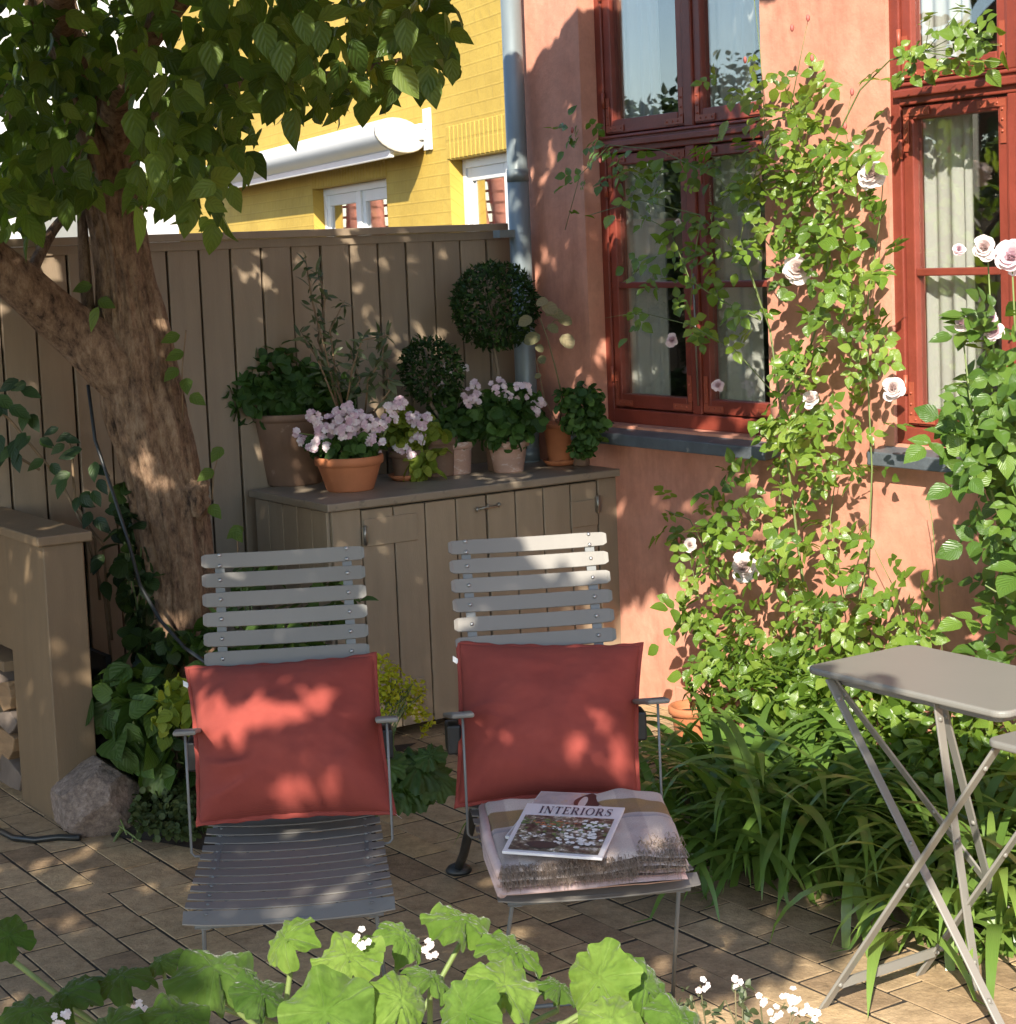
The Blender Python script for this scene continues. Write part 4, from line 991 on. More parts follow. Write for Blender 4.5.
# ------------------------------------------------------------------ throw and magazines
def quad_sheet(A, B, C, D, n=40, m=40):
    """bilinear sheet A(0,0) B(1,0) C(1,1) D(0,1)"""
    P = np.zeros((n + 1, m + 1, 3))
    for i in range(n + 1):
        for j in range(m + 1):
            x, y = i / n, j / m; P[i, j] = A * (1 - x) * (1 - y) + B * x * (1 - y) + C * x * y + D * (1 - x) * y
    return P
def throw():
    FL, FR, BR_, BL_ = onz(499, 868, .452), onz(689, 852, .452), onz(661, 786, .47), onz(483, 796, .47)
    for p in (FL, FR, BR_, BL_): p[2] = 0
    base = .384
    root = thing('folded_throw', 'folded pale wool throw with mustard band and fringe on the right chair seat', 'throw', (FL + FR + BR_ + BL_) / 4 + Z * base)
    # stacked layers, each a closed soft slab with rounded folds
    def layer(z0, th, inset, seedv, mat, name, grow=0.):
        n = 50; c = (FL + FR + BR_ + BL_) / 4; vs = []; fs = []; uvs = []
        q = [c + (p - c) * (1 - inset) for p in (FL, FR, BR_, BL_)]
        P = quad_sheet(*[p + Z * 0 for p in q], n, n)
        N = (n + 1) ** 2
        for side in (0, 1):
            for i in range(n + 1):
                for j in range(n + 1):
                    x, y = i / n, j / n; X, Yy = 2 * x - 1, 2 * y - 1
                    ed = (max(0, 1 - abs(X) ** 14) * max(0, 1 - abs(Yy) ** 14)) ** .5
                    p = P[i, j].copy()
                    wv = noise.noise(Vector((X * 1.8 + seedv, Yy * 1.8, 1))) * .007 + noise.noise(Vector((X * 5 + seedv, Yy * 5, 4))) * .003
                    bulge = .010 * math.exp(-((X - .55) / .35) ** 2) * (1 if side else 0)
                    sag = wv + bulge + .006 * Yy
                    p[2] = z0 + sag * (z0 - base + .02) / .06 + (th * (.5 + .5 * ed) if side else th * (.5 - .5 * ed))
                    vs.append(p); uvs.append((x, y))
        for i in range(n):
            for j in range(n):
                a = i * (n + 1) + j; fs += [(N + a, N + a + n + 1, N + a + n + 2, N + a + 1), (a, a + 1, a + n + 2, a + n + 1)]
        mm = MB(); mm.add(vs, fs, .5, True); o = mm.build(name, mat, root, uvs=uvs)
        bm = bmesh.new(); bm.from_mesh(o.data); bmesh.ops.remove_doubles(bm, verts=bm.verts, dist=.0003); bmesh.ops.recalc_face_normals(bm, faces=bm.faces); bm.to_mesh(o.data); bm.free()
    layer(base, .017, .015, 1., M['woolpk'], 'lower_fold')
    layer(base + .017, .016, .03, 2., M['woolpk'], 'middle_fold')
    layer(base + .033, .016, .0, 3., M['wool'], 'middle_fold')
    layer(base + .050, .022, .01, 4., M['wool'], 'upper_fold')
    # fringe along the front edge
    fr = MB(); d = FR - FL; nrm = V3([d[1], -d[0], 0]); nrm /= np.linalg.norm(nrm)
    for k in range(3000):
        t = rng.random(); z = base + (.047 + .020 * rng.random() if rng.random() < .6 else .028 + .014 * rng.random())
        if t > .72: z += .012 * rng.random()
        p = FL + d * (.01 + .98 * t) + Z * z - nrm * (.012 if rng.random() < .7 else .03 * rng.random())
        L = .008 + .013 * rng.random(); dirn = nrm * .8 + rdir() * .55 + Z * (-.25)
        if t > .75 and rng.random() < .5: p = p - nrm * .05 * rng.random() + Z * .012; dirn = rdir() + Z * .3
        a = p; b_ = p + dirn * L * .5 + Z * .003; c = p + dirn * L + Z * (-.006)
        fr.tube([a, b_, c], [.0009, .0008, .0004], 3, None, False)
    fr.build('fringe', M['fringe'], root)
    # rolled edge at the left
    rl = MB()
    for i, (dz, rr) in enumerate(((.012, .012), (.032, .011), (.053, .012))):
        rl.tube([BL_ + Z * (base + dz + .004) + V3([.0, 0, 0]), (BL_ + FL) / 2 + Z * (base + dz) + V3([-.006, 0, 0]), FL + Z * (base + dz - .002) + V3([.004, .01, 0])], rr, 10)
    rl.build('side_fold', M['woolpk'], root)
    return base + .078

GLY = {}
def letter_strokes(ch):
    T, t = .17, .06     # thick and thin strokes of a display serif, in em of height 1
    if ch == 'I': return .34, [((.17, 0), (.17, 1), T), ((.02, .03), (.32, .03), t), ((.02, .97), (.32, .97), t)]
    if ch == 'N': return .86, [((.14, 0), (.14, 1), t), ((.72, 0), (.72, 1), t), ((.14, 1), (.72, 0), T), ((.0, .03), (.28, .03), t), ((.58, .97), (.86, .97), t), ((.0, .97), (.2, .97), t)]
    if ch == 'T': return .74, [((.37, 0), (.37, 1), T), ((.02, .96), (.72, .96), t * 1.3), ((.22, .03), (.52, .03), t), ((.03, .78), (.03, .98), t), ((.71, .78), (.71, .98), t)]
    if ch == 'E': return .68, [((.16, 0), (.16, 1), T), ((.0, .03), (.64, .03), t * 1.2), ((.0, .97), (.62, .97), t * 1.2), ((.16, .51), (.46, .51), t * 1.2), ((.65, .0), (.65, .24), t), ((.62, .78), (.62, 1.), t), ((.46, .4), (.46, .62), t)]
    if ch == 'R': 
        s = [((.16, 0), (.16, 1), T), ((.0, .03), (.32, .03), t), ((.0, .97), (.4, .97), t), ((.16, .5), (.4, .5), t), ((.38, .5), (.70, .02), T), ((.62, .03), (.82, .03), t)]
        for i in range(8):
            a, b = -math.pi / 2 + math.pi * i / 8, -math.pi / 2 + math.pi * (i + 1) / 8
            s.append(((.40 + .22 * math.cos(a), .735 + .235 * math.sin(a)), (.40 + .22 * math.cos(b), .735 + .235 * math.sin(b)), t + (T - t) * math.cos((a + b) / 2) ** 2))
        return .82, s
    if ch == 'O':
        s = []
        for i in range(24):
            a, b = 2 * math.pi * i / 24, 2 * math.pi * (i + 1) / 24
            s.append(((.44 + .37 * math.cos(a), .5 + .48 * math.sin(a)), (.44 + .37 * math.cos(b), .5 + .48 * math.sin(b)), t + (T - t) * math.cos((a + b) / 2) ** 2))
        return .88, s
    if ch == 'S':
        pts = [(.56, .78), (.52, .93), (.36, .98), (.18, .94), (.10, .80), (.14, .66), (.30, .56), (.46, .46), (.56, .32), (.52, .12), (.36, .02), (.18, .04), (.08, .14), (.05, .26)]
        wd = [t, t, t, t * 1.2, t * 1.6, T, T, T, T, t * 1.6, t * 1.2, t, t, t]
        return .64, [(pts[i], pts[i + 1], (wd[i] + wd[i + 1]) / 2) for i in range(len(pts) - 1)] + [((.57, .74), (.57, .98), t), ((.05, .02), (.05, .3), t)]
def magazines(zt):
    def mag(name, label, TLp, TRp, BRp, BLp, z, th, tilt=(0, 0)):
        TL, TR, BR, BL = [onz(*p, z) for p in (TLp, TRp, BRp, BLp)]
        root = thing(name, label, 'magazine', (TL + TR + BR + BL) / 4, 0, 'magazines lying on the throw')
        b = MB(); b.prism([BL, BR, TR, TL], -Z * th); b.build('pages', M['paper'], root, .0008, 1)
        e1 = BR - BL; e2 = TL - BL
        def at(x, y, h=.0): return BL * (1 - x) * (1 - y) + BR * x * (1 - y) + TR * x * y + TL * (1 - x) * y + Z * (.0012 + h)
        return root, at
    # the lower one, partly covered
    r2, at2 = mag('magazine', 'grey magazine with a dark haired portrait, lying half under the other one', (541, 791), (628, 795), (604, 853), (505, 836), zt + .003, .006)
    m = MB(); n = 10; vs = []; us = []; fs = []
    for i in range(n + 1):
        for j in range(n + 1): vs.append(at2(.02 + .96 * i / n, .02 + .96 * j / n)); us.append((i / n, j / n))
    fs = [(i * (n + 1) + j, (i + 1) * (n + 1) + j, (i + 1) * (n + 1) + j + 1, i * (n + 1) + j + 1) for i in range(n) for j in range(n)]
    m.add(vs, fs, .5); m.build('cover_picture', M['portrait'], r2, uvs=us)
    h = MB(); h.add([at2(.60 + .13 * math.cos(a) + .02 * math.cos(3 * a), .80 + .18 * math.sin(a), .001) for a in np.linspace(0, 6.28, 24)[:-1]], [tuple(range(23))], .5); h.build('portrait_hair', M['hair'], r2)
    h = MB(); h.add([at2(.555 + .045 * math.cos(a), .785 + .115 * math.sin(a), .002) for a in np.linspace(0, 6.28, 20)[:-1]], [tuple(range(19))], .5); h.build('portrait_face', M['skin'], r2)
    # the upper one
    r1, at1 = mag('magazine', 'magazine titled INTERIORS with a garden table on its white bordered cover', (527, 803), (625, 807.5), (602, 858), (502, 851), zt + .011, .006)
    m = MB(); vs = []; us = []
    for i in range(n + 1):
        for j in range(n + 1): vs.append(at1(.05 + .90 * i / n, .04 + .70 * j / n)); us.append((i / n, j / n))
    m.add(vs, fs, .5); m.build('cover_picture', M['photo'], r1, uvs=us)
    def ell(cx, cy, rx, ry, mat, nm, hh): 
        k = MB(); k.add([at1(cx + rx * math.cos(a) * (1 + .1 * math.sin(3 * a)), cy + ry * math.sin(a), hh) for a in np.linspace(0, 6.28, 24)[:-1]], [tuple(range(23))], .5); k.build(nm, mat, r1)
    def dabs(name, mat, spots, hh):
        k = MB()
        for (cx, cy, sx, sy, n_, r_) in spots:
            for _ in range(n_):
                x_, y_ = float(np.clip(cx + sx * rng.normal(), .07, .93)), float(np.clip(cy + sy * rng.normal(), .06, .72)); r1_ = r_ * (.5 + rng.random())
                k.add([at1(x_ + r1_ * math.cos(a), y_ + .8 * r1_ * math.sin(a), hh + .0003 * rng.random()) for a in np.linspace(0, 6.28, 8)[:-1]], [tuple(range(7))], rng.random())
        k.build(name, mat, r1)
    dabs('printed_foliage', M['stemg'], [(.3, .60, .2, .04, 26, .02), (.75, .55, .12, .06, 22, .02), (.5, .40, .25, .06, 20, .016)], .0006)
    dabs('printed_blooms', M['tag'], [(.70, .32, .10, .09, 60, .022), (.80, .58, .07, .04, 20, .018), (.45, .52, .10, .04, 16, .014), (.2, .34, .06, .05, 12, .014)], .0009)
    dabs('printed_fruit', M['terra'], [(.34, .56, .09, .03, 22, .016), (.52, .60, .08, .02, 10, .012)], .0012)
    ell(.37, .15, .16, .07, M['hair'], 'printed_table', .0012)
    t = MB(); word = 'INTERIORS'; x = 0; widths = [letter_strokes(c)[0] for c in word]; tot = sum(widths) + .16 * (len(word) - 1)
    x0, x1, y0, y1 = .17, .90, .785, .935
    for c in word:
        w, st = letter_strokes(c)
        for (p, q, wd) in st:
            p, q = V3(p), V3(q); d = q - p; L = np.linalg.norm(d); nn = V3([-d[1], d[0]]) / L * wd / 2
            f = lambda z_: at1(x0 + (x1 - x0) * (x + z_[0]) / tot, y0 + (y1 - y0) * z_[1], .0008)
            t.add([f(p - nn), f(q - nn), f(q + nn), f(p + nn)], [(0, 1, 2, 3)], .5)
        x += w + .16
    t.build('title', M['ink'], r1)

# ------------------------------------------------------------------ folding tables
def bar(mb, a, b, w, th, side):
    """flat bar from a to b, width w across 'side', thickness th"""
    a, b, side = map(V3, (a, b, side)); d = b - a; d /= np.linalg.norm(d); s = side - d * (side @ d); s /= np.linalg.norm(s); n = np.cross(d, s)
    mb.box(a - s * w / 2 - n * th / 2, b - a, s * w, n * th)
def rounded_top(mb, c, ex, ey, lx, ly, r, z, th):
    pts = []
    for (sx, sy, a0) in ((1, 1, 0), (-1, 1, 90), (-1, -1, 180), (1, -1, 270)):
        for i in range(9):
            a = math.radians(a0 + i * 90 / 8); pts.append(c + ex * (sx * (lx / 2 - r) + r * math.cos(a)) + ey * (sy * (ly / 2 - r) + r * math.sin(a)) + Z * z)
    mb.prism(pts, Z * th)
def tables():
    nu = -U
    L0 = onz(806, 667, .71)
    c = L0 + nu * .305 + Vv * .185; c[2] = 0
    t = thing('folding_table', 'grey metal folding table with rounded top standing in the sun by the roses', 'table', c)
    m = MB(); rounded_top(m, c, nu, Vv, .63, .37, .035, .694, .017); m.build('table_top', M['table'], t, .006, 3)
    k = MB(); rounded_top(k, c, nu, Vv, .54, .29, .02, .672, .021); k.build('top_frame', M['table'], t, .003)
    P1, P2 = onz(829, 679, .690), onz(937, 701, .690)
    feet = {'C': (P1, onz(1008, 1040)), 'E': (P2, onz(978, 990)), 'D': (P1 + Vv * .012, V3([1.24, 4.40, 0])), 'F': (P2 + Vv * .014, V3([1.17, 4.48, 0]))}
    for n_, (a, b) in feet.items():
        g = MB(); bar(g, a, b, .024, .006, Vv if n_ in 'CE' else nu)
        for q_ in (.06, .48, .9): g.ball(V3(a) * (1 - q_) + V3(b) * q_ - Vv * .002 + U * -.004, .0065, 8)
        g.build('leg', M['table'], t, .0015, 1)
    s = MB(); bar(s, V3(feet['C'][1]) * .92 + V3(feet['C'][0]) * .08, V3(feet['E'][1]) * .92 + V3(feet['E'][0]) * .08, .018, .005, Z); s.build('stretcher', M['table'], t)
    # second one, only its corner and front legs reach into the picture
    A0 = onz(823, 1008); A1 = onz(997, 748, .685); B0_ = A0 + Vv * .31; B1_ = A1 + Vv * .31
    c2 = A1 + nu * .22 + Vv * .155; c2[2] = 0
    q = thing('folding_table', 'second grey folding table at the right edge with just its corner in view', 'table', c2)
    m = MB(); rounded_top(m, c2, nu, Vv, .46, .37, .03, .692, .017); m.build('table_top', M['table'], q, .006, 3)
    for a, b in ((A0, A1), (B0_, B1_), (A0 + nu * .55 + Vv * .02, A1 - nu * .0 + nu * .02 + Vv * .02), (B0_ + nu * .55 - Vv * .02, B1_ + nu * .02 - Vv * .02)):
        pass
    for a, b in ((A0, A1 + nu * .0), (B0_, B1_), (A0 + nu * .60 + Vv * .03, A0 + nu * .20 + Vv * .03 + Z * .68), (B0_ + nu * .60 - Vv * .03, B0_ + nu * .20 - Vv * .03 + Z * .68)):
        pass
    for a, b in ((A0, A1), (B0_, B1_)):
        g = MB(); bar(g, a, b, .026, .007, Vv)
        for q_ in (.10, .50, .93): g.ball(a * (1 - q_) + b * q_ + nu * .004, .0065, 8)
        g.build('leg', M['table'], q, .0015, 1)
    for off in (.03, .28):
        g = MB(); a = A1 + nu * .38 + Vv * off; a[2] = .685; b = A1 + nu * .06 + Vv * off; f = a * 1.; f2 = A1 + nu * .52 + Vv * off; f2[2] = 0
        bar(g, f2, A1 + nu * .10 + Vv * off, .026, .007, Vv); g.build('leg', M['table'], q, .0015, 1)
    s = MB(); bar(s, A0 + (A1 - A0) * .10 + Vv * .006, B0_ + (B1_ - B0_) * .10 - Vv * .006, .022, .006, Z); s.ball(B0_ + (B1_ - B0_) * .12 + nu * .006, .009, 8); s.build('stretcher', M['table'], q)

# ------------------------------------------------------------------ pots
def pot_profile(rt, rb, h, rim=.028, lip=.012):
    return [(0, 0), (rb * .96, 0), (rb, .006), (rt - lip, h - rim - .003), (rt - lip * .9, h - rim), (rt - .002, h - rim + .003), (rt, h - rim * .5), (rt - .001, h - .004), (rt - .005, h), (rt - .014, h - .001), (rt - .018, h - .02), (rt - .02, h - .035), (0, h - .03)]
def potted(name, label, px, rt, rb, h, mat, saucer=False, z=.893, rim=.028):
    p = onz(*px, z) + V3([0, rb * .8, 0]); p[2] = z + (.016 if saucer else 0)
    root = thing(name, label, 'potted plant', (p[0], p[1], z), 0, 'potted plants on the cupboard')
    m = MB(); m.lathe(p, pot_profile(rt, rb, h, rim), 44, .7); m.build('pot', mat, root)
    s = MB(); s.disc(p + Z * (h - .026), V3([rt - .016, 0, 0]), V3([0, rt - .016, 0]), 20); s.build('soil', M['soil'], root)
    if saucer:
        k = MB(); k.lathe((p[0], p[1], z), [(0, .002), (rb + .006, .002), (rb + .024, .022), (rb + .021, .024), (rb + .006, .010), (0, .010)], 36, .7); k.build('saucer', M['terra'], root)
    return root, p + Z * h
def flower_head(root, c, r, n, size, mat, name='flower_head', face=None):
    lf = LF('petal'); n = int(n * 1.5) + 1; size = size * .76; r = r * 1.12; face = V3([.1, -.9, .45]) if face is None else V3(face)
    for _ in range(n):
        d = rdir(); 
        if d @ face < -.25: d = -d
        p = V3(c) + d * r * (.6 + .4 * rng.random()); nn = d * .6 + face * .7; nn /= np.linalg.norm(nn)
        a = np.cross(nn, rdir()); a /= np.linalg.norm(a); b = np.cross(nn, a)
        t = rng.random()
        for k in range(5):
            g = 2 * math.pi * k / 5; ax = a * math.cos(g) + b * math.sin(g)
            lf.add(p, ax + nn * .25, nn, size, size * .85, float(np.clip(t + .15 * rng.normal(), 0, 1)), .05, .05)
    return lf.build(name, mat, root)
def lobed_leaves(lf, c, rad, n, L, **k): ball_leaves(lf, c, rad, n, L, .95, **k)

def pots():
    F_ = V3([0, -1, .4])
    # big dark pot with bushy scented leaves
    r, t = potted('potted_plant', 'big dark terracotta pot with bushy green leaves, farthest left on the cupboard', (292, 486), .155, .105, .275, M['terradk'])
    lf = LF('round')
    for (x, y, rx, rz, n) in ((-.14, -.03, .14, .11, 260), (.02, -.03, .15, .12, 240), (-.05, -.02, .13, .17, 220), (.14, -.03, .12, .09, 150), (-.20, -.03, .09, .09, 110)): ball_leaves(lf, t + V3([x, y, .07 + (.03 if rz > .12 else 0)]), (rx, .10, rz), n, .046, .85, hang=.3)
    lf.build('foliage', M['pel'], r)
    st = MB(); 
    for i in range(14): a = rng.random() * 6.28; st.tube([t - Z * .03, t + V3([.05 * math.cos(a), .05 * math.sin(a), .05]), t + V3([.13 * math.cos(a), .08 * math.sin(a), .10])], .003, 5)
    st.build('stem', M['stemg'], r)
    # slender shrub in a pot behind
    r, t = potted('potted_plant', 'slender shrub with narrow grey green leaves in a pot behind the pink flowers', (378, 468), .13, .10, .235, M['terradk'])
    st = MB(); lf = LF('lance')
    D = 6.93
    canes = [[(340, 415), (325, 350), (312, 300), (305, 255)], [(340, 415), (318, 360), (300, 330)], [(345, 415), (352, 370), (362, 340), (390, 335)], [(345, 415), (335, 370), (330, 330), (345, 300)], [(365, 415), (368, 380), (382, 360), (385, 330)], [(345, 412), (318, 340), (325, 300), (318, 270)], [(370, 418), (390, 390), (385, 360)], [(342, 412), (360, 380), (350, 350)]]
    for cn in canes:
        pts = [ond(x, y, D + .05 * rng.normal()) for x, y in cn]; st.tube([t] + pts, [.004] + [.004] * (len(pts) - 1) + [.0015], 5)
        for i in range(len(pts) - 1):
            for k in range(16):
                q = rng.random(); 
                if i == 0 and q < .45: continue
                p = pts[i] * (1 - q) + pts[i + 1] * q; ax = rdir() + V3([0, -.2, .15]); 
                lf.add(p + rdir() * .012, ax, rdir() + V3([0, -.5, .6]), .05 * (1 + .25 * rng.normal()), .014, None, .2, .2)
    for (x, y) in ((378, 372), (366, 385), (388, 380), (372, 352), (392, 350), (386, 390)):
        lf.add(ond(x, y, D), V3([rng.normal(), -.3, -.3]), V3([0, -1, .6]), .075, .03, .9, .2, .2)
    st.build('stem', M['stemb'], r); lf.build('foliage', M['olive'], r)
    # orange bowl with pink flowers
    r, t = potted('potted_plant', 'orange terracotta bowl full of pale pink flowers at the front edge of the cupboard', (349, 492), .128, .088, .128, M['terra'], rim=.034)
    lf = LF('round'); ball_leaves(lf, t + V3([-.01, 0, .03]), (.135, .11, .055), 330, .034, .9); lf.build('foliage', M['pel'], r)
    st = MB()
    D = t[1] - .05
    for (x, y, rr, n) in ((302, 440, .02, 5), (313, 448, .018, 5), (296, 433, .012, 3), (322, 430, .03, 10), (333, 424, .035, 12), (345, 430, .03, 10), (318, 442, .02, 6), (345, 417, .03, 10), (357, 420, .035, 12), (352, 436, .025, 8), (367, 424, .03, 10), (378, 428, .03, 9), (372, 440, .02, 6), (331, 438, .025, 8), (313, 416, .022, 7), (318, 422, .02, 5), (384, 444, .015, 4), (376, 452, .013, 3), (348, 408, .018, 5), (340, 412, .02, 6), (326, 447, .016, 4), (361, 433, .025, 7)):
        p = ond(x, y, D + .03 * rng.normal()); flower_head(r, p, rr, n, .017, M['pelpink']); st.tube([t, (t + p) / 2 + Z * .03, p], .0018, 5)
    for (x, y, rr, n) in ((396, 408, .025, 8), (390, 418, .022, 7), (400, 402, .02, 5), (388, 408, .015, 4)):
        p = ond(x, y, D + .05); flower_head(r, p, rr, n, .017, M['pelpink']); st.tube([t + V3([.1, 0, 0]), p], .0018, 5)
    st.build('stem', M['stemg'], r)
    # small pot with yellowing leaves
    r, t = potted('potted_plant', 'small brown pot on a saucer with yellow green leaves, right of the orange bowl', (407, 481), .068, .05, .10, M['terradk'], True)
    lf = LF('round'); ball_leaves(lf, t + V3([0, 0, .07]), (.10, .08, .075), 170, .038, .9); ball_leaves(lf, t + V3([.09, -.02, .02]), (.06, .05, .07), 45, .055, .9); ball_leaves(lf, t + V3([.05, -.06, -.05]), (.05, .02, .05), 24, .055, .8, hang=1); lf.build('foliage', M['pely'], r)
    for (x, y, rr, n) in ((405, 449, .018, 5), (398, 448, .012, 3), (411, 455, .012, 3), (418, 439, .025, 7), (421, 424, .03, 9), (427, 418, .016, 4), (412, 417, .02, 6)): flower_head(r, ond(x, y, t[1] - .06), rr, n, .017, M['pelpink'])
    # pink pot A
    r, t = potted('potted_plant', 'pale pink clay pot with low green foliage, right of the yellow leaves', (456, 475), .075, .058, .128, M['terrapk'])
    lf = LF('round'); ball_leaves(lf, t + V3([0, .0, .06]), (.11, .09, .085), 260, .034, .9); ball_leaves(lf, t + V3([-.03, .02, .14]), (.08, .07, .07), 90, .03, .8); lf.build('foliage', M['pel'], r)
    st = MB()
    for (x, y, rr, n) in ((442, 384, .016, 5), (450, 372, .014, 4), (465, 368, .014, 4), (431, 396, .012, 4), (447, 366, .012, 3)):
        p = ond(x, y, t[1]); flower_head(r, p, rr, n, .012, M['petalw']); st.tube([t + Z * .06, p], .0016, 5)
    st.build('stem', M['stemg'], r)
    # pink pot B with pelargonium
    r, t = potted('potted_plant', 'pale pink clay pot with a leafy pelargonium and pink flower heads, below the topiary ball', (509, 473), .085, .058, .125, M['terrapk'])
    lf = LF('round'); ball_leaves(lf, t + V3([0, 0, .10]), (.135, .11, .10), 380, .042, .95); ball_leaves(lf, t + V3([.0, -.05, .03]), (.10, .05, .05), 90, .046, .95, hang=.6); lf.build('foliage', M['pel'], r)
    st = MB()
    for (x, y, rr, n) in ((472, 398, .034, 12), (498, 387, .032, 11), (522, 391, .032, 11), (535, 409, .03, 8), (543, 402, .016, 4), (475, 385, .015, 4), (470, 400, .02, 6), (508, 395, .015, 4)):
        p = ond(x, y, t[1] - .06); flower_head(r, p, rr, n, .016, M['petal']); st.tube([t + Z * .05, p], .002, 5)
    st.build('stem', M['stemg'], r)
    # topiary balls
    def topi(label, c, R_, base, n, L):
        r = thing('potted_plant', label, 'potted plant', (base[0], base[1], .893), 0, 'potted plants on the cupboard')
        m = MB(); m.lathe((base[0], base[1], .893), pot_profile(.085, .065, .15), 36, .6); m.build('pot', M['terradk'], r)
        s = MB(); s.tube([V3([base[0], base[1], 1.0]), V3([base[0] + .012, base[1], 1.12]), V3([c[0] - .008, c[1], c[2] - R_ * 1.05]), V3([c[0], c[1], c[2] - R_ * .4])], [.008, .007, .008, .012], 8)
        for i in range(10): s.tube([V3([c[0], c[1], c[2] - R_ * .6]), c + rdir() * R_ * .8], .003, 4)
        s.build('stem', M['stemw'], r)
        lf = LF('ovate')
        for _ in range(n):
            d = rdir(); b = 1 + .09 * noise.noise(Vector(d * 2.6 + c * 3)) + .05 * noise.noise(Vector(d * 8)) + (.12 * rng.random() if rng.random() < .03 else 0); q = c + d * R_ * b * (.72 + .28 * rng.random() ** .5)
            lf.add(q, rdir() + d * .9, d + rdir() * .6, L * (1 + .25 * rng.normal()), L * .5, float(np.clip(rng.normal(.45, .25), 0, 1)), .25, .1)
        lf.build('foliage', M['box'], r)
    topi('round clipped topiary ball on a slim bare stem in front of the downpipe', ond(495, 306, 7.32), .168, ond(503, 430, 7.32), 3000, .022)
    topi('smaller dark clipped ball of leaves, left of the big topiary ball', ond(431, 370, 7.2), .122, ond(436, 430, 7.22), 1500, .022)
    # scalloped pot at the right end
    r, t = potted('potted_plant', 'terracotta pot on a saucer with a tall wilting stem, right end of the cupboard', (561, 466), .075, .048, .155, M['terra'], True, rim=.02)
    st = MB(); D = 7.12
    st.tube([t - Z * .02, ond(563, 400, D), ond(556, 370, D), ond(548, 340, D), ond(540, 318, D)], [.003, .003, .003, .002, .002], 6)
    st.tube([ond(545, 330, D), ond(555, 320, D), ond(562, 322, D)], .002, 5); st.tube([t - Z * .02, ond(545, 400, D), ond(536, 360, D)], .0015, 5)
    st.build('stem', M['wisp'], r)
    lf = LF('round')
    for (x, y, s_) in ((542, 305, .07), (550, 312, .06), (558, 318, .06), (562, 335, .07), (540, 335, .07), (548, 300, .05), (532, 318, .06), (536, 345, .04), (545, 356, .04), (538, 358, .035), (541, 374, .03), (556, 308, .05), (548, 325, .05)): lf.add(ond(x, y, D), V3([rng.normal(), -.3, -.4]), V3([0, -1, .7]), s_, s_ * .8, None, .2, .2)
    lf.build('foliage', M['wisp'], r)
    r, t = potted('potted_plant', 'small pot with dark leaves trailing beside the house wall on the cupboard', (582, 466), .042, .034, .09, M['terradk'])
    lf = LF('round'); D = 7.08
    for (x, y, rx, ry, n) in ((580, 400, .08, .06, 130), (590, 420, .07, .06, 110), (575, 420, .06, .05, 70), (588, 440, .05, .05, 70), (566, 398, .05, .04, 50), (592, 400, .04, .04, 40), (578, 450, .04, .03, 30)): ball_leaves(lf, ond(x, y, D), (rx, .05, ry), n, .03, .9, hang=.6)
    lf.build('foliage', M['pel'], r)
    st = MB()
    for i in range(8): st.tube([t, t + V3([.02 * rng.normal(), -.05, .04]), ond(585 + 10 * rng.normal(), 425 + 15 * rng.normal(), D)], .002, 5)
    st.build('stem', M['stemg'], r)

# ------------------------------------------------------------------ roses
def leaflets(lf, p, ax, nrm, size, n=5):
    ax = V3(ax) / np.linalg.norm(ax); nrm = V3(nrm) - ax * (V3(nrm) @ ax); nrm /= np.linalg.norm(nrm) + 1e-9; b = np.cross(ax, nrm)
    t = float(np.clip(rng.normal(.5, .25), 0, 1))
    lf.add(p + ax * size * 1.5, ax + rdir() * .2, nrm + rdir() * .25, size * 1.1, size * .78, t, .25, .12)
    for k in range(n // 2):
        for s in (-1, 1):
            lf.add(p + ax * size * (.35 + .75 * k), b * s + ax * .45 + rdir() * .2, nrm + rdir() * .35, size * (.8 + .15 * k), size * .6, float(np.clip(t + .12 * rng.normal(), 0, 1)), .25, .12)
def rose_bloom(root, c, r, mat, face, name='bloom'):
    lf = LF('petal'); face = V3(face) / np.linalg.norm(face); a = np.cross(face, V3([.3, .2, 1.])); a /= np.linalg.norm(a); b = np.cross(face, a); n = 46; c = V3(c); sq = 1 + .15 * rng.normal()
    for i in range(n):
        f = (i + .5) / n; g = i * 2.399 + .35 * rng.normal(); rad = a * math.cos(g) * sq + b * math.sin(g); th = (.10 + 1.42 * f ** .85) * (1 + .10 * rng.normal())
        ax = rad * math.sin(th) + face * math.cos(th); nn = face * math.sin(th) - rad * math.cos(th)
        l = r * (.62 + .42 * f) * (1 + .12 * rng.normal())
        lf.add(c - face * r * .35 + rad * r * .10 * f, ax + rdir() * .12, nn + rdir() * .2, l, l * (1.0 + .1 * rng.normal()), float(np.clip(.25 + .7 * f + .12 * rng.normal(), 0, 1)), .35, -.35 + .55 * f)
    return lf.build(name, mat, root)
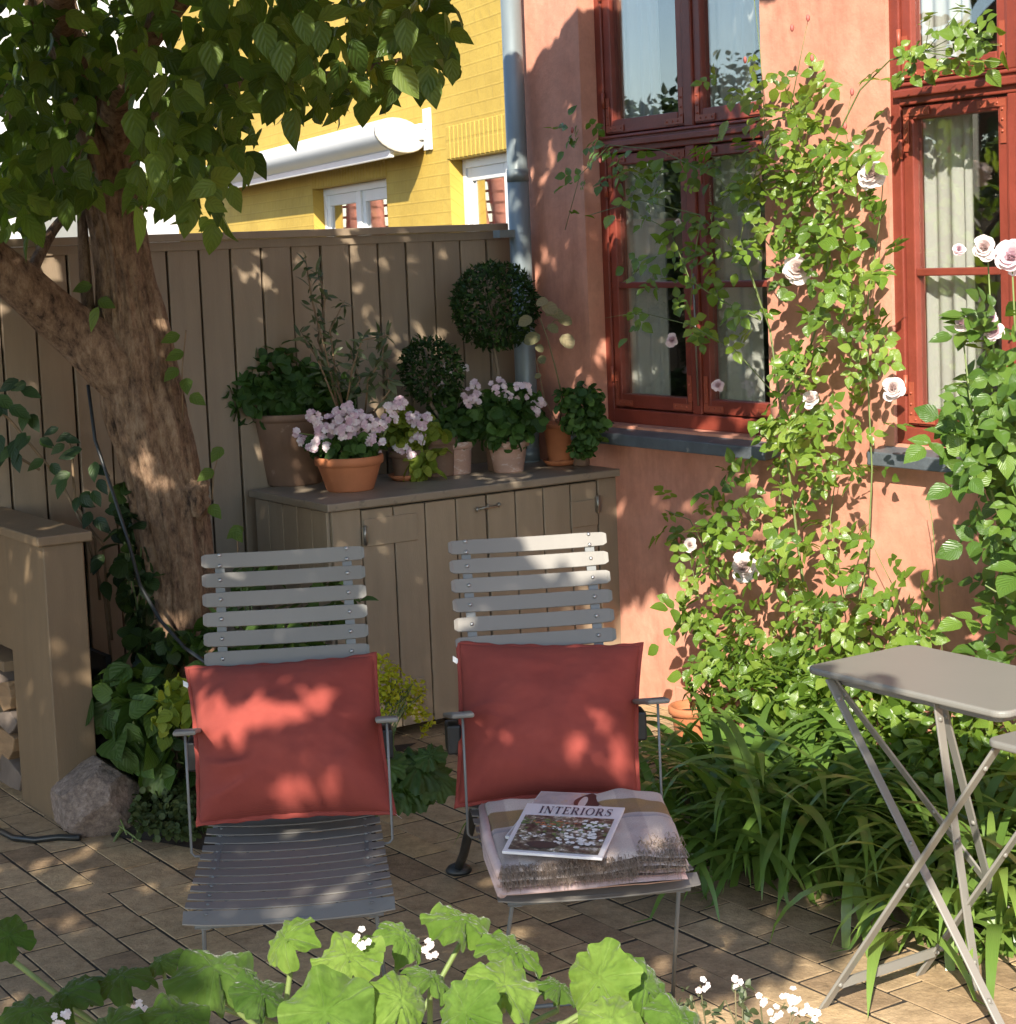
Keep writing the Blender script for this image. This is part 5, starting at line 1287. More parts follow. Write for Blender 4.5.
def climbing_rose():
    base = wpx(800, 705, .08); base[2] = 0
    root = thing('climbing_rose', 'climbing rose with pale blooms trained up the red wall between the two windows', 'rose', base)
    st = MB()
    def cane(pts, r0, r1, o=.10):
        q = []; r0 *= .72; r1 *= .8
        for i, p in enumerate(pts):
            x, y = p[:2]; oo = p[2] if len(p) > 2 else o; q.append(wpx(x, y, oo))
        n = len(q); st.tube(q, [r0 + (r1 - r0) * i / (n - 1) for i in range(n)], 6)
    cane([(800, 712), (792, 640), (775, 560), (782, 470), (800, 380), (825, 300), (830, 220), (800, 140), (790, 100)], .008, .003)
    cane([(808, 712), (812, 640), (800, 560), (790, 480), (780, 400), (770, 330), (745, 260), (700, 215), (640, 200), (590, 215)], .008, .002, .12)
    cane([(815, 712), (850, 640), (868, 560), (872, 470), (868, 380), (868, 300), (880, 220), (884, 170)], .005, .002)
    cane([(790, 712), (745, 620), (710, 560), (690, 520), (665, 510)], .005, .002)
    cane([(785, 230), (830, 150), (860, 90), (890, 60), (925, 52), (960, 58), (1000, 62)], .004, .002, .20)
    cane([(770, 330), (740, 240), (765, 130), (760, 50), (752, -20)], .003, .0015, .18)
    cane([(780, 260), (720, 180), (660, 150), (610, 145), (580, 175), (565, 230)], .003, .0015, .18)
    cane([(760, 320), (720, 300), (690, 280), (670, 230), (640, 215)], .004, .002, .16)
    cane([(700, 225), (692, 270), (690, 330)], .003, .0015, .16)
    cane([(780, 400), (735, 350), (690, 325), (640, 312), (605, 318)], .003, .0012, .15)
    cane([(820, 700), (845, 600), (830, 520), (838, 460)], .004, .002, .1); cane([(700, 600), (690, 560), (680, 545)], .0025, .001, .1)
    cane([(945, 700), (938, 580), (932, 520), (928, 498)], .003, .0012, .1); cane([(920, 680), (895, 590), (875, 550)], .003, .0012, .1)
    cane([(790, 110), (800, 60), (808, 20)], .0025, .001, .12); cane([(850, 150), (845, 130), (852, 90)], .002, .001, .12)
    for (x, y) in ((930, 20), (960, 10), (985, 20), (1000, 45), (950, 45)): cane([(925, 52, .2), ((925 + x) / 2, (52 + y) / 2, .2), (x, y, .22)], .002, .001)
    lf = LF('ovate')
    reg = [(790, 105, 40, 45, 16), (815, 150, 55, 45, 26), (815, 200, 55, 50, 36), (765, 215, 55, 55, 30), (695, 190, 60, 42, 18), (640, 180, 40, 40, 9), (595, 185, 35, 50, 9), (835, 265, 45, 50, 26), (700, 248, 45, 35, 12), (660, 300, 55, 28, 7),
           (715, 325, 45, 28, 9), (840, 340, 48, 55, 28), (795, 395, 45, 48, 24), (780, 465, 48, 50, 28), (860, 440, 30, 60, 12), (720, 515, 42, 34, 20), (790, 550, 50, 40, 24), (862, 560, 28, 50, 9), (705, 590, 40, 35, 15), (690, 520, 35, 25, 10), (880, 300, 14, 100, 9),
           (780, 640, 85, 50, 62), (860, 640, 65, 50, 40), (905, 610, 40, 40, 12), (715, 640, 45, 30, 15), (760, 110, 20, 70, 5), (905, 62, 30, 22, 7), (950, 40, 45, 35, 8), (980, 20, 30, 25, 6), (725, 90, 25, 30, 4), (580, 140, 22, 25, 5), (635, 265, 25, 20, 4), (690, 285, 20, 40, 6)]
    for (cx, cy, rx, ry, n) in reg:
        for _ in range(int(n * 1.2)):
            a = rng.random() * 6.283; q = rng.random() ** .5
            x, y = cx + rx * q * math.cos(a), cy + ry * q * math.sin(a); o = .05 + .22 * rng.random() if y < 520 else .06 + .34 * rng.random()
            if 20 < y < 80 and x > 880: o = .2
            ax = rdir() * .9 + V3([0, -.35, -.2]); nr = -Vv * .7 + V3([0, -.2, .7]) + rdir() * .45
            leaflets(lf, wpx(x, y, o), ax, nr, .046 * (1 + .18 * rng.normal()), 5 if rng.random() < .75 else 3)
    lf.build('foliage', M['rose'], root)
    bd = MB()
    for (x, y) in ((808, 18), (792, 28), (812, 58), (852, 92), (845, 126), (745, 60), (870, 150), (684, 545), (679, 540), (600, 160), (572, 130)): bd.ball(wpx(x, y, .13), .008, 6, None, (.8, .8, 1.5))
    bd.build('bud', M['bud'], root)
    for (x, y, r, mt) in ((797, 269, .045, 'petalw'), (872, 173, .042, 'petalw'), (743, 567, .046, 'petalw'), (893, 388, .034, 'petalw'), (810, 398, .028, 'petalw'), (771, 141, .022, 'petalw'), (690, 545, .022, 'petalw'), (718, 385, .02, 'petal'), (672, 340, .022, 'petal'), (678, 222, .012, 'petalw'), (735, 195, .014, 'petalw')):
        rose_bloom(root, wpx(x, y, .20 if r > .03 else .14), r, M[mt], V3([-.2, -.9, .35]) + rdir() * .2)
    st.build('cane', M['stemg'], root)
def rose_bush():
    base = ond(1040, 700, 5.0); base[2] = 0
    root = thing('rose_bush', 'large leaved rose bush with pink blooms at the right edge before the wall', 'rose', base)
    st = MB()
    def cane(pts, r0=.006, r1=.002):
        q = [base] + [ond(x, y, d) for x, y, d in pts]; n = len(q); st.tube(q, [r0 + (r1 - r0) * i / (n - 1) for i in range(n)], 6)
    cane([(1050, 620, 5), (1020, 500, 4.95), (1000, 400, 4.9), (992, 335, 4.9), (988, 260, 4.9)]); cane([(1060, 600, 5), (1040, 450, 5), (1015, 330, 4.9), (1012, 262, 4.85)]); cane([(1045, 620, 5), (1000, 520, 4.95), (975, 440, 4.9), (962, 330, 4.9)])
    cane([(1050, 600, 5), (1010, 480, 4.9), (965, 485, 4.9)]); cane([(1040, 660, 5.), (1010, 600, 4.9), (985, 585, 4.9)])
    lf = LF('ovate')
    for (cx, cy, rx, ry, n) in ((1000, 350, 26, 36, 13), (985, 400, 32, 32, 17), (1000, 430, 32, 40, 22), (985, 440, 40, 30, 15), (1005, 490, 30, 40, 22), (1012, 550, 20, 40, 14), (1010, 620, 18, 40, 8), (1050, 420, 40, 90, 45), (1050, 560, 40, 90, 45), (1000, 300, 20, 20, 4), (1000, 660, 25, 20, 6)):
        for _ in range(n):
            a = rng.random() * 6.283; q = rng.random() ** .5; x, y = cx + rx * q * math.cos(a), cy + ry * q * math.sin(a)
            leaflets(lf, ond(x, y, 4.75 + .45 * rng.random()), rdir() * .8 + V3([-.3, -.3, -.4]), V3([-.3, -.7, .7]) + rdir() * .4, .058 * (1 + .2 * rng.normal()), 5)
    lf.build('foliage', M['bush'], root)
    for (x, y, r, mt) in ((984, 247, .030, 'petalw'), (1011, 256, .042, 'petal'), (994, 331, .026, 'petal'), (961, 323, .019, 'petal'), (961, 482, .024, 'petal'), (959, 249, .016, 'petal'), (992, 318, .014, 'petal')):
        rose_bloom(root, ond(x, y, 4.85), r, M[mt], V3([-.3, -.85, .35]) + rdir() * .2)
    st.build('cane', M['stemg'], root)

# ------------------------------------------------------------------ bed plants
def strap_clump(label, c, n, L, spread, group='clumps of strap leaves', tints=(.2, .7)):
    c = V3(c); root = thing('strap_leaf_plant', label, 'plant', c, 0, group)
    vs = []; fs = []; tt = []; uvs = []
    k = 12
    for _ in range(n):
        a = rng.random() * 6.283; el = math.radians(rng.uniform(42, 82)); l = L * (.65 + .5 * rng.random()); w = .034 * (.7 + .5 * rng.random())
        p = c + V3([rng.normal() * spread[0], rng.normal() * spread[1], 0]); h = V3([math.cos(a), math.sin(a), 0]); dr = rng.uniform(1.7, 2.7)
        sd = V3([-h[1], h[0], 0]); e = el; t = rng.uniform(*tints); sd = sd + rdir() * .15; o = len(vs)
        for i in range(k):
            f = i / (k - 1); wd = w * (.7 + .3 * min(1, f * 3)) * (1 - f ** 3) + .0006
            vs += [p - sd * wd / 2 + Z * .0, p + Z * -.0015 * (1 - f), p + sd * wd / 2]; uvs += [(0, f), (.5, f), (1, f)]
            tt += [t] * 3
            p = p + (h * math.cos(e) + Z * math.sin(e)) * l / (k - 1); e -= dr / (k - 1) * (.5 + 1.2 * f)
            if p[2] < .015: p[2] = .015; e = max(e, 0)
        for i in range(k - 1):
            for j in (0, 1): fs.append((o + i * 3 + j, o + i * 3 + j + 1, o + (i + 1) * 3 + j + 1, o + (i + 1) * 3 + j))
    vs = np.array(vs) - c
    fastmesh('foliage', vs, np.array(fs), M['lily'], root, tt, uvs)
    return root
def leafy(name, label, cat, c, regs, mat, L, ratio=.6, shape='ovate', group=None, stem=True, **k):
    c = V3(c); c[2] = 0; root = thing(name, label, cat, c, 0, group); lf = LF(shape); st = MB()
    for (p, rad, n) in regs:
        ball_leaves(lf, p, rad, n, L, ratio, **k)
        if stem:
            for i in range(4): st.tube([c + V3([.03 * rng.normal(), .03 * rng.normal(), 0]), (c + V3(p)) / 2 + rdir() * .03, V3(p) + rdir() * V3(rad) * .6], .003, 5)
    lf.build('foliage', mat, root)
    if stem: st.build('stem', M['stemg'], root)
    return root
def bed_plants():
    g = lambda x, y: onz(x, y)
    strap_clump('wide clump of dark strap leaves beside the right chair, leaning over the paving', g(745, 858), 165, .66, (.12, .12))
    strap_clump('clump of strap leaves nearer the table legs, right of the wide one', g(832, 868), 125, .62, (.10, .12))
    strap_clump('clump of strap leaves behind the right chair arm, its tips in the sun', g(722, 800), 90, .54, (.10, .09))
    strap_clump('strap leaf clump growing under the folding table', g(925, 872), 100, .60, (.13, .12))
    strap_clump('low strap leaves flopped over the sunny paving at the table feet', g(975, 950), 70, .52, (.10, .05), tints=(.5, 1.))
    strap_clump('clump of strap leaves at the right edge behind the table feet', g(1010, 905), 90, .6, (.12, .10))
    R_ = lambda x, y, d: ond(x, y, d)
    leafy('shrub', 'bright green leafy undergrowth at the foot of the red wall behind the table', 'shrub', g(880, 800),
          [(R_(860, 690, 5.6), (.20, .12, .10), 330), (R_(800, 690, 5.7), (.18, .12, .11), 280), (R_(940, 720, 5.3), (.18, .12, .11), 280), (R_(890, 750, 5.4), (.2, .12, .12), 330), (R_(960, 770, 5.1), (.16, .12, .12), 230), (R_(830, 740, 5.5), (.14, .1, .10), 160), (R_(1000, 730, 5.1), (.12, .1, .16), 180)], M['rose'], .05, .58, up=.6)
    leafy('shrub', 'small leafy green shrub beside the terracotta plinth, left of the climbing rose', 'shrub', g(760, 770),
          [(R_(760, 690, 5.9), (.16, .10, .10), 200), (R_(740, 660, 6.0), (.12, .08, .08), 90), (R_(800, 715, 5.8), (.1, .08, .08), 90)], M['rose'], .042, .62, up=.6)
    leafy('shrub', 'low green shrub under the sunny window at the far right end of the bed', 'shrub', V3([1.95, 4.45, 0]), [((1.9, 4.5, .22), (.25, .25, .2), 380), ((2.15, 4.1, .18), (.22, .22, .16), 300)], M['rose'], .05, .58, up=.6)
    # left bed
    leafy('leafy_plant', 'large lobed green leaves in the shady bed between the post and the left chair', 'plant', g(150, 790),
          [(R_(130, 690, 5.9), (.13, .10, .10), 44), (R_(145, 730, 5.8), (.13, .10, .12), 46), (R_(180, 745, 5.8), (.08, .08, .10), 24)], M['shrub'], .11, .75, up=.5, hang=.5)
    leafy('leafy_plant', 'bright sunlit small leaves at the left chair arm', 'plant', g(185, 770), [(R_(180, 700, 5.7), (.05, .05, .06), 34), (R_(168, 715, 5.7), (.06, .05, .06), 24)], M['pely'], .05, .7, up=.7)
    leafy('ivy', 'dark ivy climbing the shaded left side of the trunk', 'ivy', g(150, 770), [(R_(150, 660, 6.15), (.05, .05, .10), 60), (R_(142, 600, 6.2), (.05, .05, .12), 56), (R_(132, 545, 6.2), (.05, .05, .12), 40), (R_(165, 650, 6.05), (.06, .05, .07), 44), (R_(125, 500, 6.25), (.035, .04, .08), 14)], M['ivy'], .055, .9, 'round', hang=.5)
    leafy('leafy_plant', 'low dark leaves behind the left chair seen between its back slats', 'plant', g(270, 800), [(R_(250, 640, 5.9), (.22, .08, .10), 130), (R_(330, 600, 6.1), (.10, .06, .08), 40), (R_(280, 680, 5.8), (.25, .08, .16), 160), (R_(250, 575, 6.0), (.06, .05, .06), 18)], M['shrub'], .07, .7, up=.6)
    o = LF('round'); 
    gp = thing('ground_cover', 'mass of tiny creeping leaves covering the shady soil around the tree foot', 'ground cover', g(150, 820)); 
    for _ in range(2600):
        x = rng.uniform(103, 215); y = rng.uniform(765, 856)
        if y > 846 + .09 * (x - 100) or x < 134 and y > 800: continue
        p = onz(x, y); p[2] = .05 + .05 * rng.random() + .05 * noise.noise(Vector((p[0] * 6, p[1] * 6, 0))); o.add(p, rdir(), V3([0, -.3, 1]) + rdir() * .6, .024, .02, None, .2, .1)
    m_ = o.build('foliage', M['gcover'], gp)
    leafy('ivy', 'small ivy sprig growing against the right side of the grey rock', 'ivy', g(130, 838), [(g(122, 828) + Z * .04, (.06, .03, .04), 44), (g(135, 815) + Z * .07, (.05, .03, .05), 34)], M['gcover'], .03, .9, 'round')
    # lady's mantle between the chairs
    c = g(385, 778); r = leafy('ladys_mantle', 'clump with lime yellow flower froth and round grey green leaves between the two chairs', 'plant', c,
              [(R_(372, 760, 5.5), (.05, .05, .06), 10)], M['shrub'], .07, .95, 'round')
    lf = LF('petal')
    for (x, y, d, rx, rz, n) in ((385, 675, 5.75, .06, .05, 170), (400, 690, 5.75, .06, .06, 190), (385, 705, 5.7, .05, .05, 130), (412, 705, 5.75, .05, .05, 120), (378, 690, 5.7, .04, .05, 100), (425, 722, 5.75, .03, .04, 50), (418, 690, 5.8, .03, .04, 50), (380, 660, 5.8, .03, .02, 40)):
        ball_leaves(lf, R_(x, y, d), (rx, .05, rz), n, .013, .9, shell=.2)
    lf.build('flower_froth', M['yellowfl'], r)
    st = MB()
    for _ in range(26): st.tube([c + V3([.03 * rng.normal(), .03 * rng.normal(), 0]), R_(385 + 8 * rng.normal(), 730, 5.65), R_(395 + 16 * rng.normal(), 695 + 10 * rng.normal(), 5.75)], .0018, 5)
    st.build('flower_stem', M['stemg'], r)
    big = [(372, 745, .06), (385, 765, .07), (420, 765, .085), (435, 775, .075), (400, 785, .08), (380, 790, .075), (430, 755, .05), (412, 790, .07), (368, 775, .06)]
    for (x, y, s_) in big: palmate(r, R_(x, y, 5.45), s_, V3([rng.normal() * .3, -.55, .8]), 'leaf', M['shrub'], 9)
    # twigs and leaves in front of the fence at the far left
    root = thing('wall_climber', 'thin climbing twigs with dark leaves against the fence at the far left', 'climber', (*g(95, 770)[:2], 0))
    st = MB(); lf = LF('ovate'); D = 6.35
    for cn in ([(115, 700), (105, 600), (85, 530), (60, 480), (35, 450), (10, 420), (-20, 390)], [(100, 600), (95, 540), (75, 500), (72, 455), (68, 435)], [(112, 640), (103, 545), (85, 520)], [(40, 470), (15, 455), (-10, 440)]):
        q = [ond(x, y, D) for x, y in cn]; st.tube(q, [.005] * (len(q) - 1) + [.002], 6)
    for (x, y, s_) in ((20, 390, .08), (10, 410, .09), (30, 415, .08), (8, 440, .09), (0, 400, .09), (35, 435, .07), (15, 455, .08), (62, 435, .06), (70, 445, .06), (50, 465, .07), (80, 460, .07), (95, 470, .08), (70, 480, .08), (100, 490, .07), (90, 495, .07), (72, 500, .06), (95, 525, .08), (110, 535, .08), (100, 560, .08), (105, 580, .08), (0, 460, .07), (28, 388, .06), (45, 445, .06), (112, 600, .07), (100, 515, .07)):
        for _ in range(2): lf.add(ond(x + 4 * rng.normal(), y + 4 * rng.normal() - 4, D - .05 * rng.random()), V3([rng.normal() * .8, -.3, -.4]), V3([0, -1, .6]) + rdir() * .4, s_, s_ * .55, None, .2, .15)
    st.build('stem', M['stemb'], root); lf.build('foliage', M['ivy'], root)

def palmate(root, c, R_, nrm, name, mat, lobes=5, ruffle=.10, notch=.5, phase=None, petiole=None, tint=None):
    """one large lobed leaf, cupped and ruffled, with raised veins"""
    c = V3(c); nrm = V3(nrm) / np.linalg.norm(nrm); a = np.cross(nrm, V3([.2, .9, .3])); a /= np.linalg.norm(a); b = np.cross(nrm, a)
    n, k = 90, 12; ph = rng.random() * 6.28 if phase is None else phase
    vs = [c]; tt = []; rid = [0.]; fs3 = []; sd = rng.random() * 9; dome = rng.uniform(.2, .5)
    for i in range(1, k + 1):
        f = i / k
        for j in range(n):
            t = 2 * math.pi * j / n
            d0 = abs(((t + math.pi) % (2 * math.pi)) - math.pi)
            sinus = 1 - notch * math.exp(-(d0 / .22) ** 2)
            lob = 1 + .085 * math.cos(lobes * (t - math.pi)) + .022 * math.cos(3 * lobes * t + sd) + .025 * noise.noise(Vector((math.cos(t) * 6, math.sin(t) * 6, sd)))
            r = R_ * f * (sinus * lob if f > .3 else 1)
            vein = max(0, math.cos(lobes * (t - math.pi))) ** 60 + .6 * max(0, math.cos(lobes * 3 * (t - math.pi) + 9 * f * math.sin(lobes * (t - math.pi)))) ** 20 * (f > .25)
            z = -dome * R_ * f * f + ruffle * R_ * f ** 2 * math.sin(lobes * t * 1.0 + sd) * .8 + ruffle * .6 * R_ * f ** 3 * math.sin(lobes * 2.6 * t + sd * 2) + .3 * ruffle * R_ * noise.noise(Vector((math.cos(t) * f * 4, math.sin(t) * f * 4, sd))) - .012 * R_ * vein + .085 * R_ * noise.noise(Vector((math.cos(t) * f * 9, math.sin(t) * f * 9, sd + 4)))
            vs.append(c + (a * math.cos(t + ph) + b * math.sin(t + ph)) * r + nrm * z); rid.append(max(0, 1 - vein))
    fs = []
    for j in range(n): fs.append((0, 1 + j, 1 + (j + 1) % n, 1 + (j + 1) % n))
    quads = []
    for i in range(k - 1):
        for j in range(n): quads.append((1 + i * n + j, 1 + (i + 1) * n + j, 1 + (i + 1) * n + (j + 1) % n, 1 + i * n + (j + 1) % n))
    tri = MB()
    vv = np.array(vs)
    # centre fan as quads (pairs of triangles)
    for j in range(0, n, 2): quads.append((0, 1 + j, 1 + j + 1, 1 + (j + 2) % n))
    if root is not None:
        mw = np.array(parent_matrix(root).inverted()); vv = vv @ mw[:3, :3].T + mw[:3, 3]
    tv = rng.random() if tint is None else tint
    o = fastmesh(name, vv, np.array(quads), mat, root, [tv] * len(vs), [(.7, .5)] * len(vs), rid)
    return o

def foreground():
    D0 = 2.25
    c = ond(330, 1080, D0); cc = V3([c[0], c[1] + .05, 0])
    root = thing('peppermint_pelargonium', 'large velvety lobed lime green leaves of a pot plant nearest the camera', 'potted plant', cc)
    m = MB(); m.lathe(cc + Z * .0, [(0, 0), (.16, 0), (.165, .01), (.21, .50), (.23, .505), (.23, .56), (.215, .56), (.20, .50), (0, .5)], 44, .6); m.build('pot', M['terra'], root)
    top = cc + Z * .5
    # (x, y, size px, depth, normal, phase, tint)
    L = [(285, 938, 34, 2.35, (-.5, -.5, .7), 2.2, .8), (348, 956, 42, 2.25, (-.15, -.45, .85), 2.0, .95), (325, 1012, 56, 2.1, (-.1, -.8, .6), 2.0, .6), (215, 968, 54, 2.28, (.15, -.35, .9), 2.4, .3), (262, 992, 36, 2.2, (.5, -.35, .85), 2.4, .15), (405, 935, 32, 2.4, (.6, -.3, .8), 1.2, .6),
         (462, 918, 44, 2.5, (.35, -.12, .95), 2.2, .7), (512, 948, 40, 2.42, (.45, -.2, .9), 2.4, .65), (505, 985, 44, 2.22, (.3, -.5, .8), 1.8, .9), (466, 1012, 40, 2.12, (-.4, -.8, .45), 2.0, .5), (600, 978, 44, 2.28, (-.45, -.75, .5), 1.2, .85), (645, 985, 44, 2.3, (.6, -.6, .6), 2.6, .5),
         (610, 1022, 40, 2.15, (0, -.7, .8), 1.4, .9), (402, 1000, 38, 2.14, (.5, -.65, .6), 2.0, .9), (120, 975, 38, 2.35, (-.1, -.15, 1.), 2.6, .1), (65, 992, 40, 2.32, (-.5, -.3, .9), 2.2, .05), (175, 1015, 42, 2.15, (.2, -.35, .9), 2.1, .3),
         (8, 935, 30, 2.4, (.3, -.5, .8), 2.8, .1), (30, 1010, 36, 2.25, (.1, -.35, .9), 2.3, .1), (110, 1028, 38, 2.12, (-.3, -.5, .8), 2.3, .15), (432, 975, 30, 2.32, (.5, -.1, .9), 1.7, .4), (680, 1018, 38, 2.25, (.5, -.5, .7), 2., .5), (560, 985, 26, 2.4, (.4, -.1, .9), 2., .3), (160, 960, 26, 2.4, (-.4, -.2, .9), 2., .2)]
    st = MB()
    for (x, y, s, d, nr, ph, ti) in L:
        p = ond(x, y, d); R_ = s / FPX * d * .90
        palmate(root, p, R_, nr, 'leaf', M['velvet'], 5, .15, .42, ph, tint=ti)
        q = top + V3([.06 * rng.normal(), .06 * rng.normal(), 0]); mid = (p + q) / 2 + V3([.03 * rng.normal(), .03, .04]); st.tube([q, mid, p - V3(nr) / np.linalg.norm(nr) * .01 + V3([0, .01, -.03]), p - V3(nr) * .004], [.005, .0042, .0038, .003], 7, 1.)
    st.build('petiole', M['stemg'], root)
    for (x, y) in ((362, 938), (140, 1010), (160, 1012), (60, 1018), (432, 948)):
        flower_head(root, ond(x, y, 2.25), .010, 4, .0065, M['petalw'])
    # white flowered herb at the lower right corner of the pot group
    hb = V3([ond(745, 1060, 2.4)[0], 2.45, 0])
    r = thing('flowering_herb', 'wispy herb with tiny white flowers at the bottom edge, right of the velvety leaves', 'potted plant', hb)
    m = MB(); m.lathe(hb, [(0, 0), (.09, 0), (.12, .42), (.135, .425), (.135, .47), (.12, .47), (.11, .43), (0, .43)], 36, .6); m.build('pot', M['terrapk'], r)
    st = MB(); lf = LF('lance')
    for (x, y, k) in ((700, 985, 1), (735, 982, 1), (742, 990, 2), (725, 1000, 0), (785, 1003, 3), (800, 1008, 3), (795, 995, 3), (775, 1012, 3), (760, 1000, 1), (710, 1008, 0), (690, 995, 2), (815, 1015, 3)):
        p = ond(x, y, 2.4); st.tube([hb + Z * .43 + V3([.03 * rng.normal(), .03 * rng.normal(), 0]), (hb + Z * .43 + p) / 2 + V3([.02 * rng.normal(), 0, .03]), p], [.002, .0015, .001], 5)
        if k in (1, 3): flower_head(r, p, .009, 3 if k == 3 else 2, .0065, M['petalw'])
        if k == 2: ball_leaves(lf, p, (.012, .012, .014), 12, .014, .6)
        ball_leaves(lf, p - Z * .05, (.02, .02, .03), 10, .018, .5)
    st.build('stem', M['wisp'], r); lf.build('foliage', M['olive'], r)

# ------------------------------------------------------------------ log store, rock, hose
def wall_pot():
    p = onz(694, 741); p[2] = 0
    r = thing('potted_plant', 'terracotta pot on the ground at the wall foot, right of the right chair', 'potted plant', p)
    m = MB(); m.lathe(p, pot_profile(.088, .062, .13, .03), 40, .7); m.build('pot', M['terra'], r)
    k = MB(); k.disc(p + Z * .10, V3([.07, 0, 0]), V3([0, .07, 0]), 20); k.build('soil', M['soil'], r)
    lf = LF('ovate'); ball_leaves(lf, p + V3([.07, -.02, .19]), (.10, .08, .08), 70, .042, .6, up=.6); lf.build('foliage', M['rose'], r)
    st = MB()
    for i in range(7): st.tube([p + Z * .1, p + V3([.04 + .03 * rng.normal(), .02 * rng.normal(), .15]), p + V3([.07 + .06 * rng.normal(), .04 * rng.normal(), .22])], .002, 5)
    st.build('stem', M['stemg'], r)
def log_store():
    P0 = onz(60, 827); P0[2] = 0
    root = thing('log_store', 'taupe wooden log store with a capped end post at the left edge', 'log store', P0)
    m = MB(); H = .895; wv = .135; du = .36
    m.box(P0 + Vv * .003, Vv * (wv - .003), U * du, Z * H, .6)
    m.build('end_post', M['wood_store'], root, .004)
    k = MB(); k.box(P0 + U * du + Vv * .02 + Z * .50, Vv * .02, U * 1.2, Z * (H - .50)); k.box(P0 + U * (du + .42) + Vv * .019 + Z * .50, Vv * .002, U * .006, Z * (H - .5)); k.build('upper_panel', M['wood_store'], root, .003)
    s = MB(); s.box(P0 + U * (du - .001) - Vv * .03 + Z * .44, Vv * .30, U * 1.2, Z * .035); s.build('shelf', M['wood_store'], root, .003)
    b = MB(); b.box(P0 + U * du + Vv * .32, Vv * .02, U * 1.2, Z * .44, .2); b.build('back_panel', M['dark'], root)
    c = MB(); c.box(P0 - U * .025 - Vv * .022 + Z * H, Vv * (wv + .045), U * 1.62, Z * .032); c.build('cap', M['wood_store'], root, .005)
    # split logs in the lower bay
    grp = 'split logs in the store'
    lbl = {0: 'split log at the floor of the log store, pale grey side out', 1: 'wedge shaped split log resting second from the floor', 2: 'grey weathered log in the middle of the stack', 3: 'orange brown wedge log at the top of the stack', 4: 'thin split log behind the top wedge', 5: 'round log end deeper in the store'}
    for i, (uu, zz, sx, sz, mt, rt) in enumerate(((.47, .07, .11, .06, 'logb', .2), (.50, .17, .10, .055, 'log', -.1), (.46, .25, .10, .04, 'logb', .1), (.48, .335, .09, .055, 'log', .3), (.60, .345, .08, .05, 'logb', .0), (.62, .12, .09, .07, 'log', .4))):
        q = P0 + U * uu + Z * zz + Vv * .0; pts = []
        for j in range(7):
            g = rt + 2 * math.pi * j / 7; rr = (1 + .25 * math.sin(j * 2.3 + i)); pts.append(q + U * sx * rr * math.cos(g) + Z * max(-zz + .003 if i == 0 else -sz, sz * rr * math.sin(g)))
        l = MB(); l.prism(pts, Vv * .28); o = l.build('firewood_log', M[mt], None, .004); o.data.transform(Matrix.Translation(tuple(-q))); o.location = tuple(q); tag(o, lbl[i], 'log', grp)
def rock():
    c = onz(96, 838); c[2] = .095; c[1] += .10
    m = bmesh.new(); bmesh.ops.create_icosphere(m, subdivisions=5, radius=1.)
    pl = [(V3([.62, -.62, .45]), .62), (V3([-.5, -.75, .25]), .66), (V3([-.8, -.1, .6]), .60), (V3([.35, .1, .93]), .66), (V3([.15, -.98, -.25]), .74), (V3([.95, .1, .25]), .72), (V3([-.95, -.2, -.3]), .80), (V3([0, 0, -1]), .72), (V3([-.1, -.45, .9]), .70)]
    for v in m.verts:
        d = V3(v.co); s = 1.
        for n_, h in pl:
            n_ = n_ / np.linalg.norm(n_); q = d @ n_
            if q * s > h: s = h / q
        s *= 1 + .02 * noise.noise(Vector(d * 3)) + .018 * noise.noise(Vector(d * 9)) + .01 * noise.noise(Vector(d * 24))
        v.co = Vector(d * s * V3([.168, .135, .150]))
    me = bpy.data.meshes.new('rock'); m.to_mesh(me); m.free(); 
    for p in me.polygons: p.use_smooth = True
    me.set_sharp_from_angle(angle=.30) if hasattr(me, 'set_sharp_from_angle') else None
    me.materials.append(M['rock']); o = bpy.data.objects.new('rock', me); COL.objects.link(o); o.location = tuple(c); o.rotation_euler = (0, .35, .3)
    tag(o, 'angular grey brown granite rock on the paving in front of the log store post', 'rock')
def hose():
    m = MB(); pts = [(-40, 812), (-10, 826), (14, 838), (35, 840), (59, 837), (80, 838)]
    m.tube([onz(x, y, .011) for x, y in pts], .010, 10); o = m.build('garden_hose', M['hose']); tag(o, 'black hose lying on the paving in front of the log store', 'hose')
    m = MB(); D = 6.12
    m.tube([ond(x, y, d) for x, y, d in ((88, 385, 6.25), (95, 440, 6.2), (112, 490, 6.12), (128, 540, 6.05), (140, 585, 6.0), (160, 620, 5.9), (185, 648, 5.75), (205, 662, 5.6))], .006, 8); o = m.build('cable', M['hose']); tag(o, 'thin black cable running down the left side of the tree trunk', 'cable')

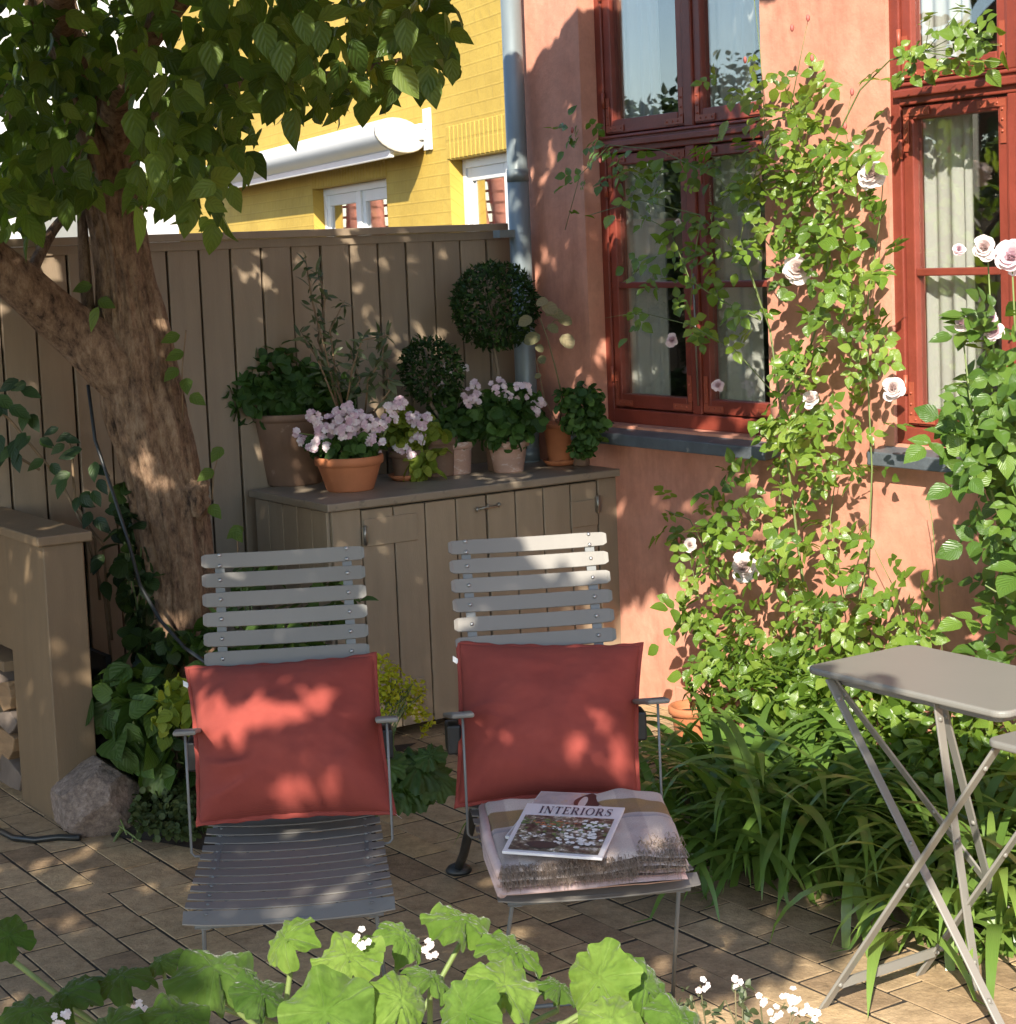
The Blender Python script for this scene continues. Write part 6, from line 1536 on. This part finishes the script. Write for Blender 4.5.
# ------------------------------------------------------------------ build everything
build_ground()
soil_patch([onz(112, 838), onz(150, 842), onz(205, 852), onz(300, 842), onz(350, 800), onz(372, 768), CAB - Vv * 1.0 - U * .08, CAB - Vv * 1.3, C0 - Vv * 1.3 - U * .02, C0 - Vv * 2.2 - U * .02, onz(98, 800)], 'soil_bed')
soil_patch([onz(690, 845), onz(760, 872), onz(860, 895), onz(930, 915), onz(1016, 940), V3([2.2, 3.6, 0]), W(4.6, 0, .02), W(1.30, 0, .02), onz(690, 800)], 'flower_bed')
red_house(); fence(); cupboard(); yellow_house(); far_things(); the_tree()
chair('reclining_chair', 'grey slatted reclining chair on the left, its seat empty in front of a red cushion', (-.505, 3.862, 0), .094, .451)
chair('reclining_chair', 'grey slatted reclining chair on the right, carrying a folded throw and magazines', (.1585, 3.93, 0), .128, .446)
cushion('red linen cushion dappled with sun on the left reclining chair', ond(187, 668, 4.66), ond(374, 655, 4.66), ond(199, 824, 4.40), ond(394, 813, 4.40), 1.7, .125, [(-.68, -.45, .8, -.35, .26, .020, .06), (-.65, -.74, .95, .15, .28, .016, .05), (.55, -.55, .7, .5, .35, .008, .09)])
cushion('red linen cushion in shade behind the folded throw on the right reclining chair', ond(458, 643, 4.74), ond(641, 645, 4.74), ond(457, 806, 4.50), ond(638, 792, 4.50), 5.2, .115, [(-.8, .0, .95, .05, .28, .009, .04), (-.72, -.14, .9, -.2, .25, .007, .04)])
zt = throw(); magazines(zt); tables(); pots(); climbing_rose(); rose_bush(); bed_plants(); foreground(); log_store(); rock(); hose(); wall_pot()

# ------------------------------------------------------------------ light
w = bpy.data.worlds.new('World'); S.world = w; w.use_nodes = True; nt = w.node_tree
bg = nt.nodes['Background']; sky = nt.nodes.new('ShaderNodeTexSky'); sky.sky_type = 'NISHITA'; sky.sun_disc = False; sky.dust_density = .5; sky.ozone_density = 1.6
el = math.atan2(1, math.hypot(QX, QY)); sky.sun_elevation = el; sky.sun_rotation = math.atan2(-QX, -QY)
nt.links.new(sky.outputs[0], bg.inputs[0]); bg.inputs[1].default_value = .15
sl = bpy.data.lights.new('sun', 'SUN'); sl.energy = 4.7; sl.angle = math.radians(.53); sl.color = (1, .92, .79)
so = bpy.data.objects.new('sun', sl); COL.objects.link(so); so.location = (-2, -10, 8)
so.rotation_euler = Vector((QX, QY, -1)).to_track_quat('-Z', 'Y').to_euler()
S.view_settings.view_transform = 'Standard'; S.view_settings.look = 'None'; S.view_settings.exposure = 1.18; S.view_settings.gamma = 1
S.cycles.max_bounces = 8; S.cycles.transparent_max_bounces = 12
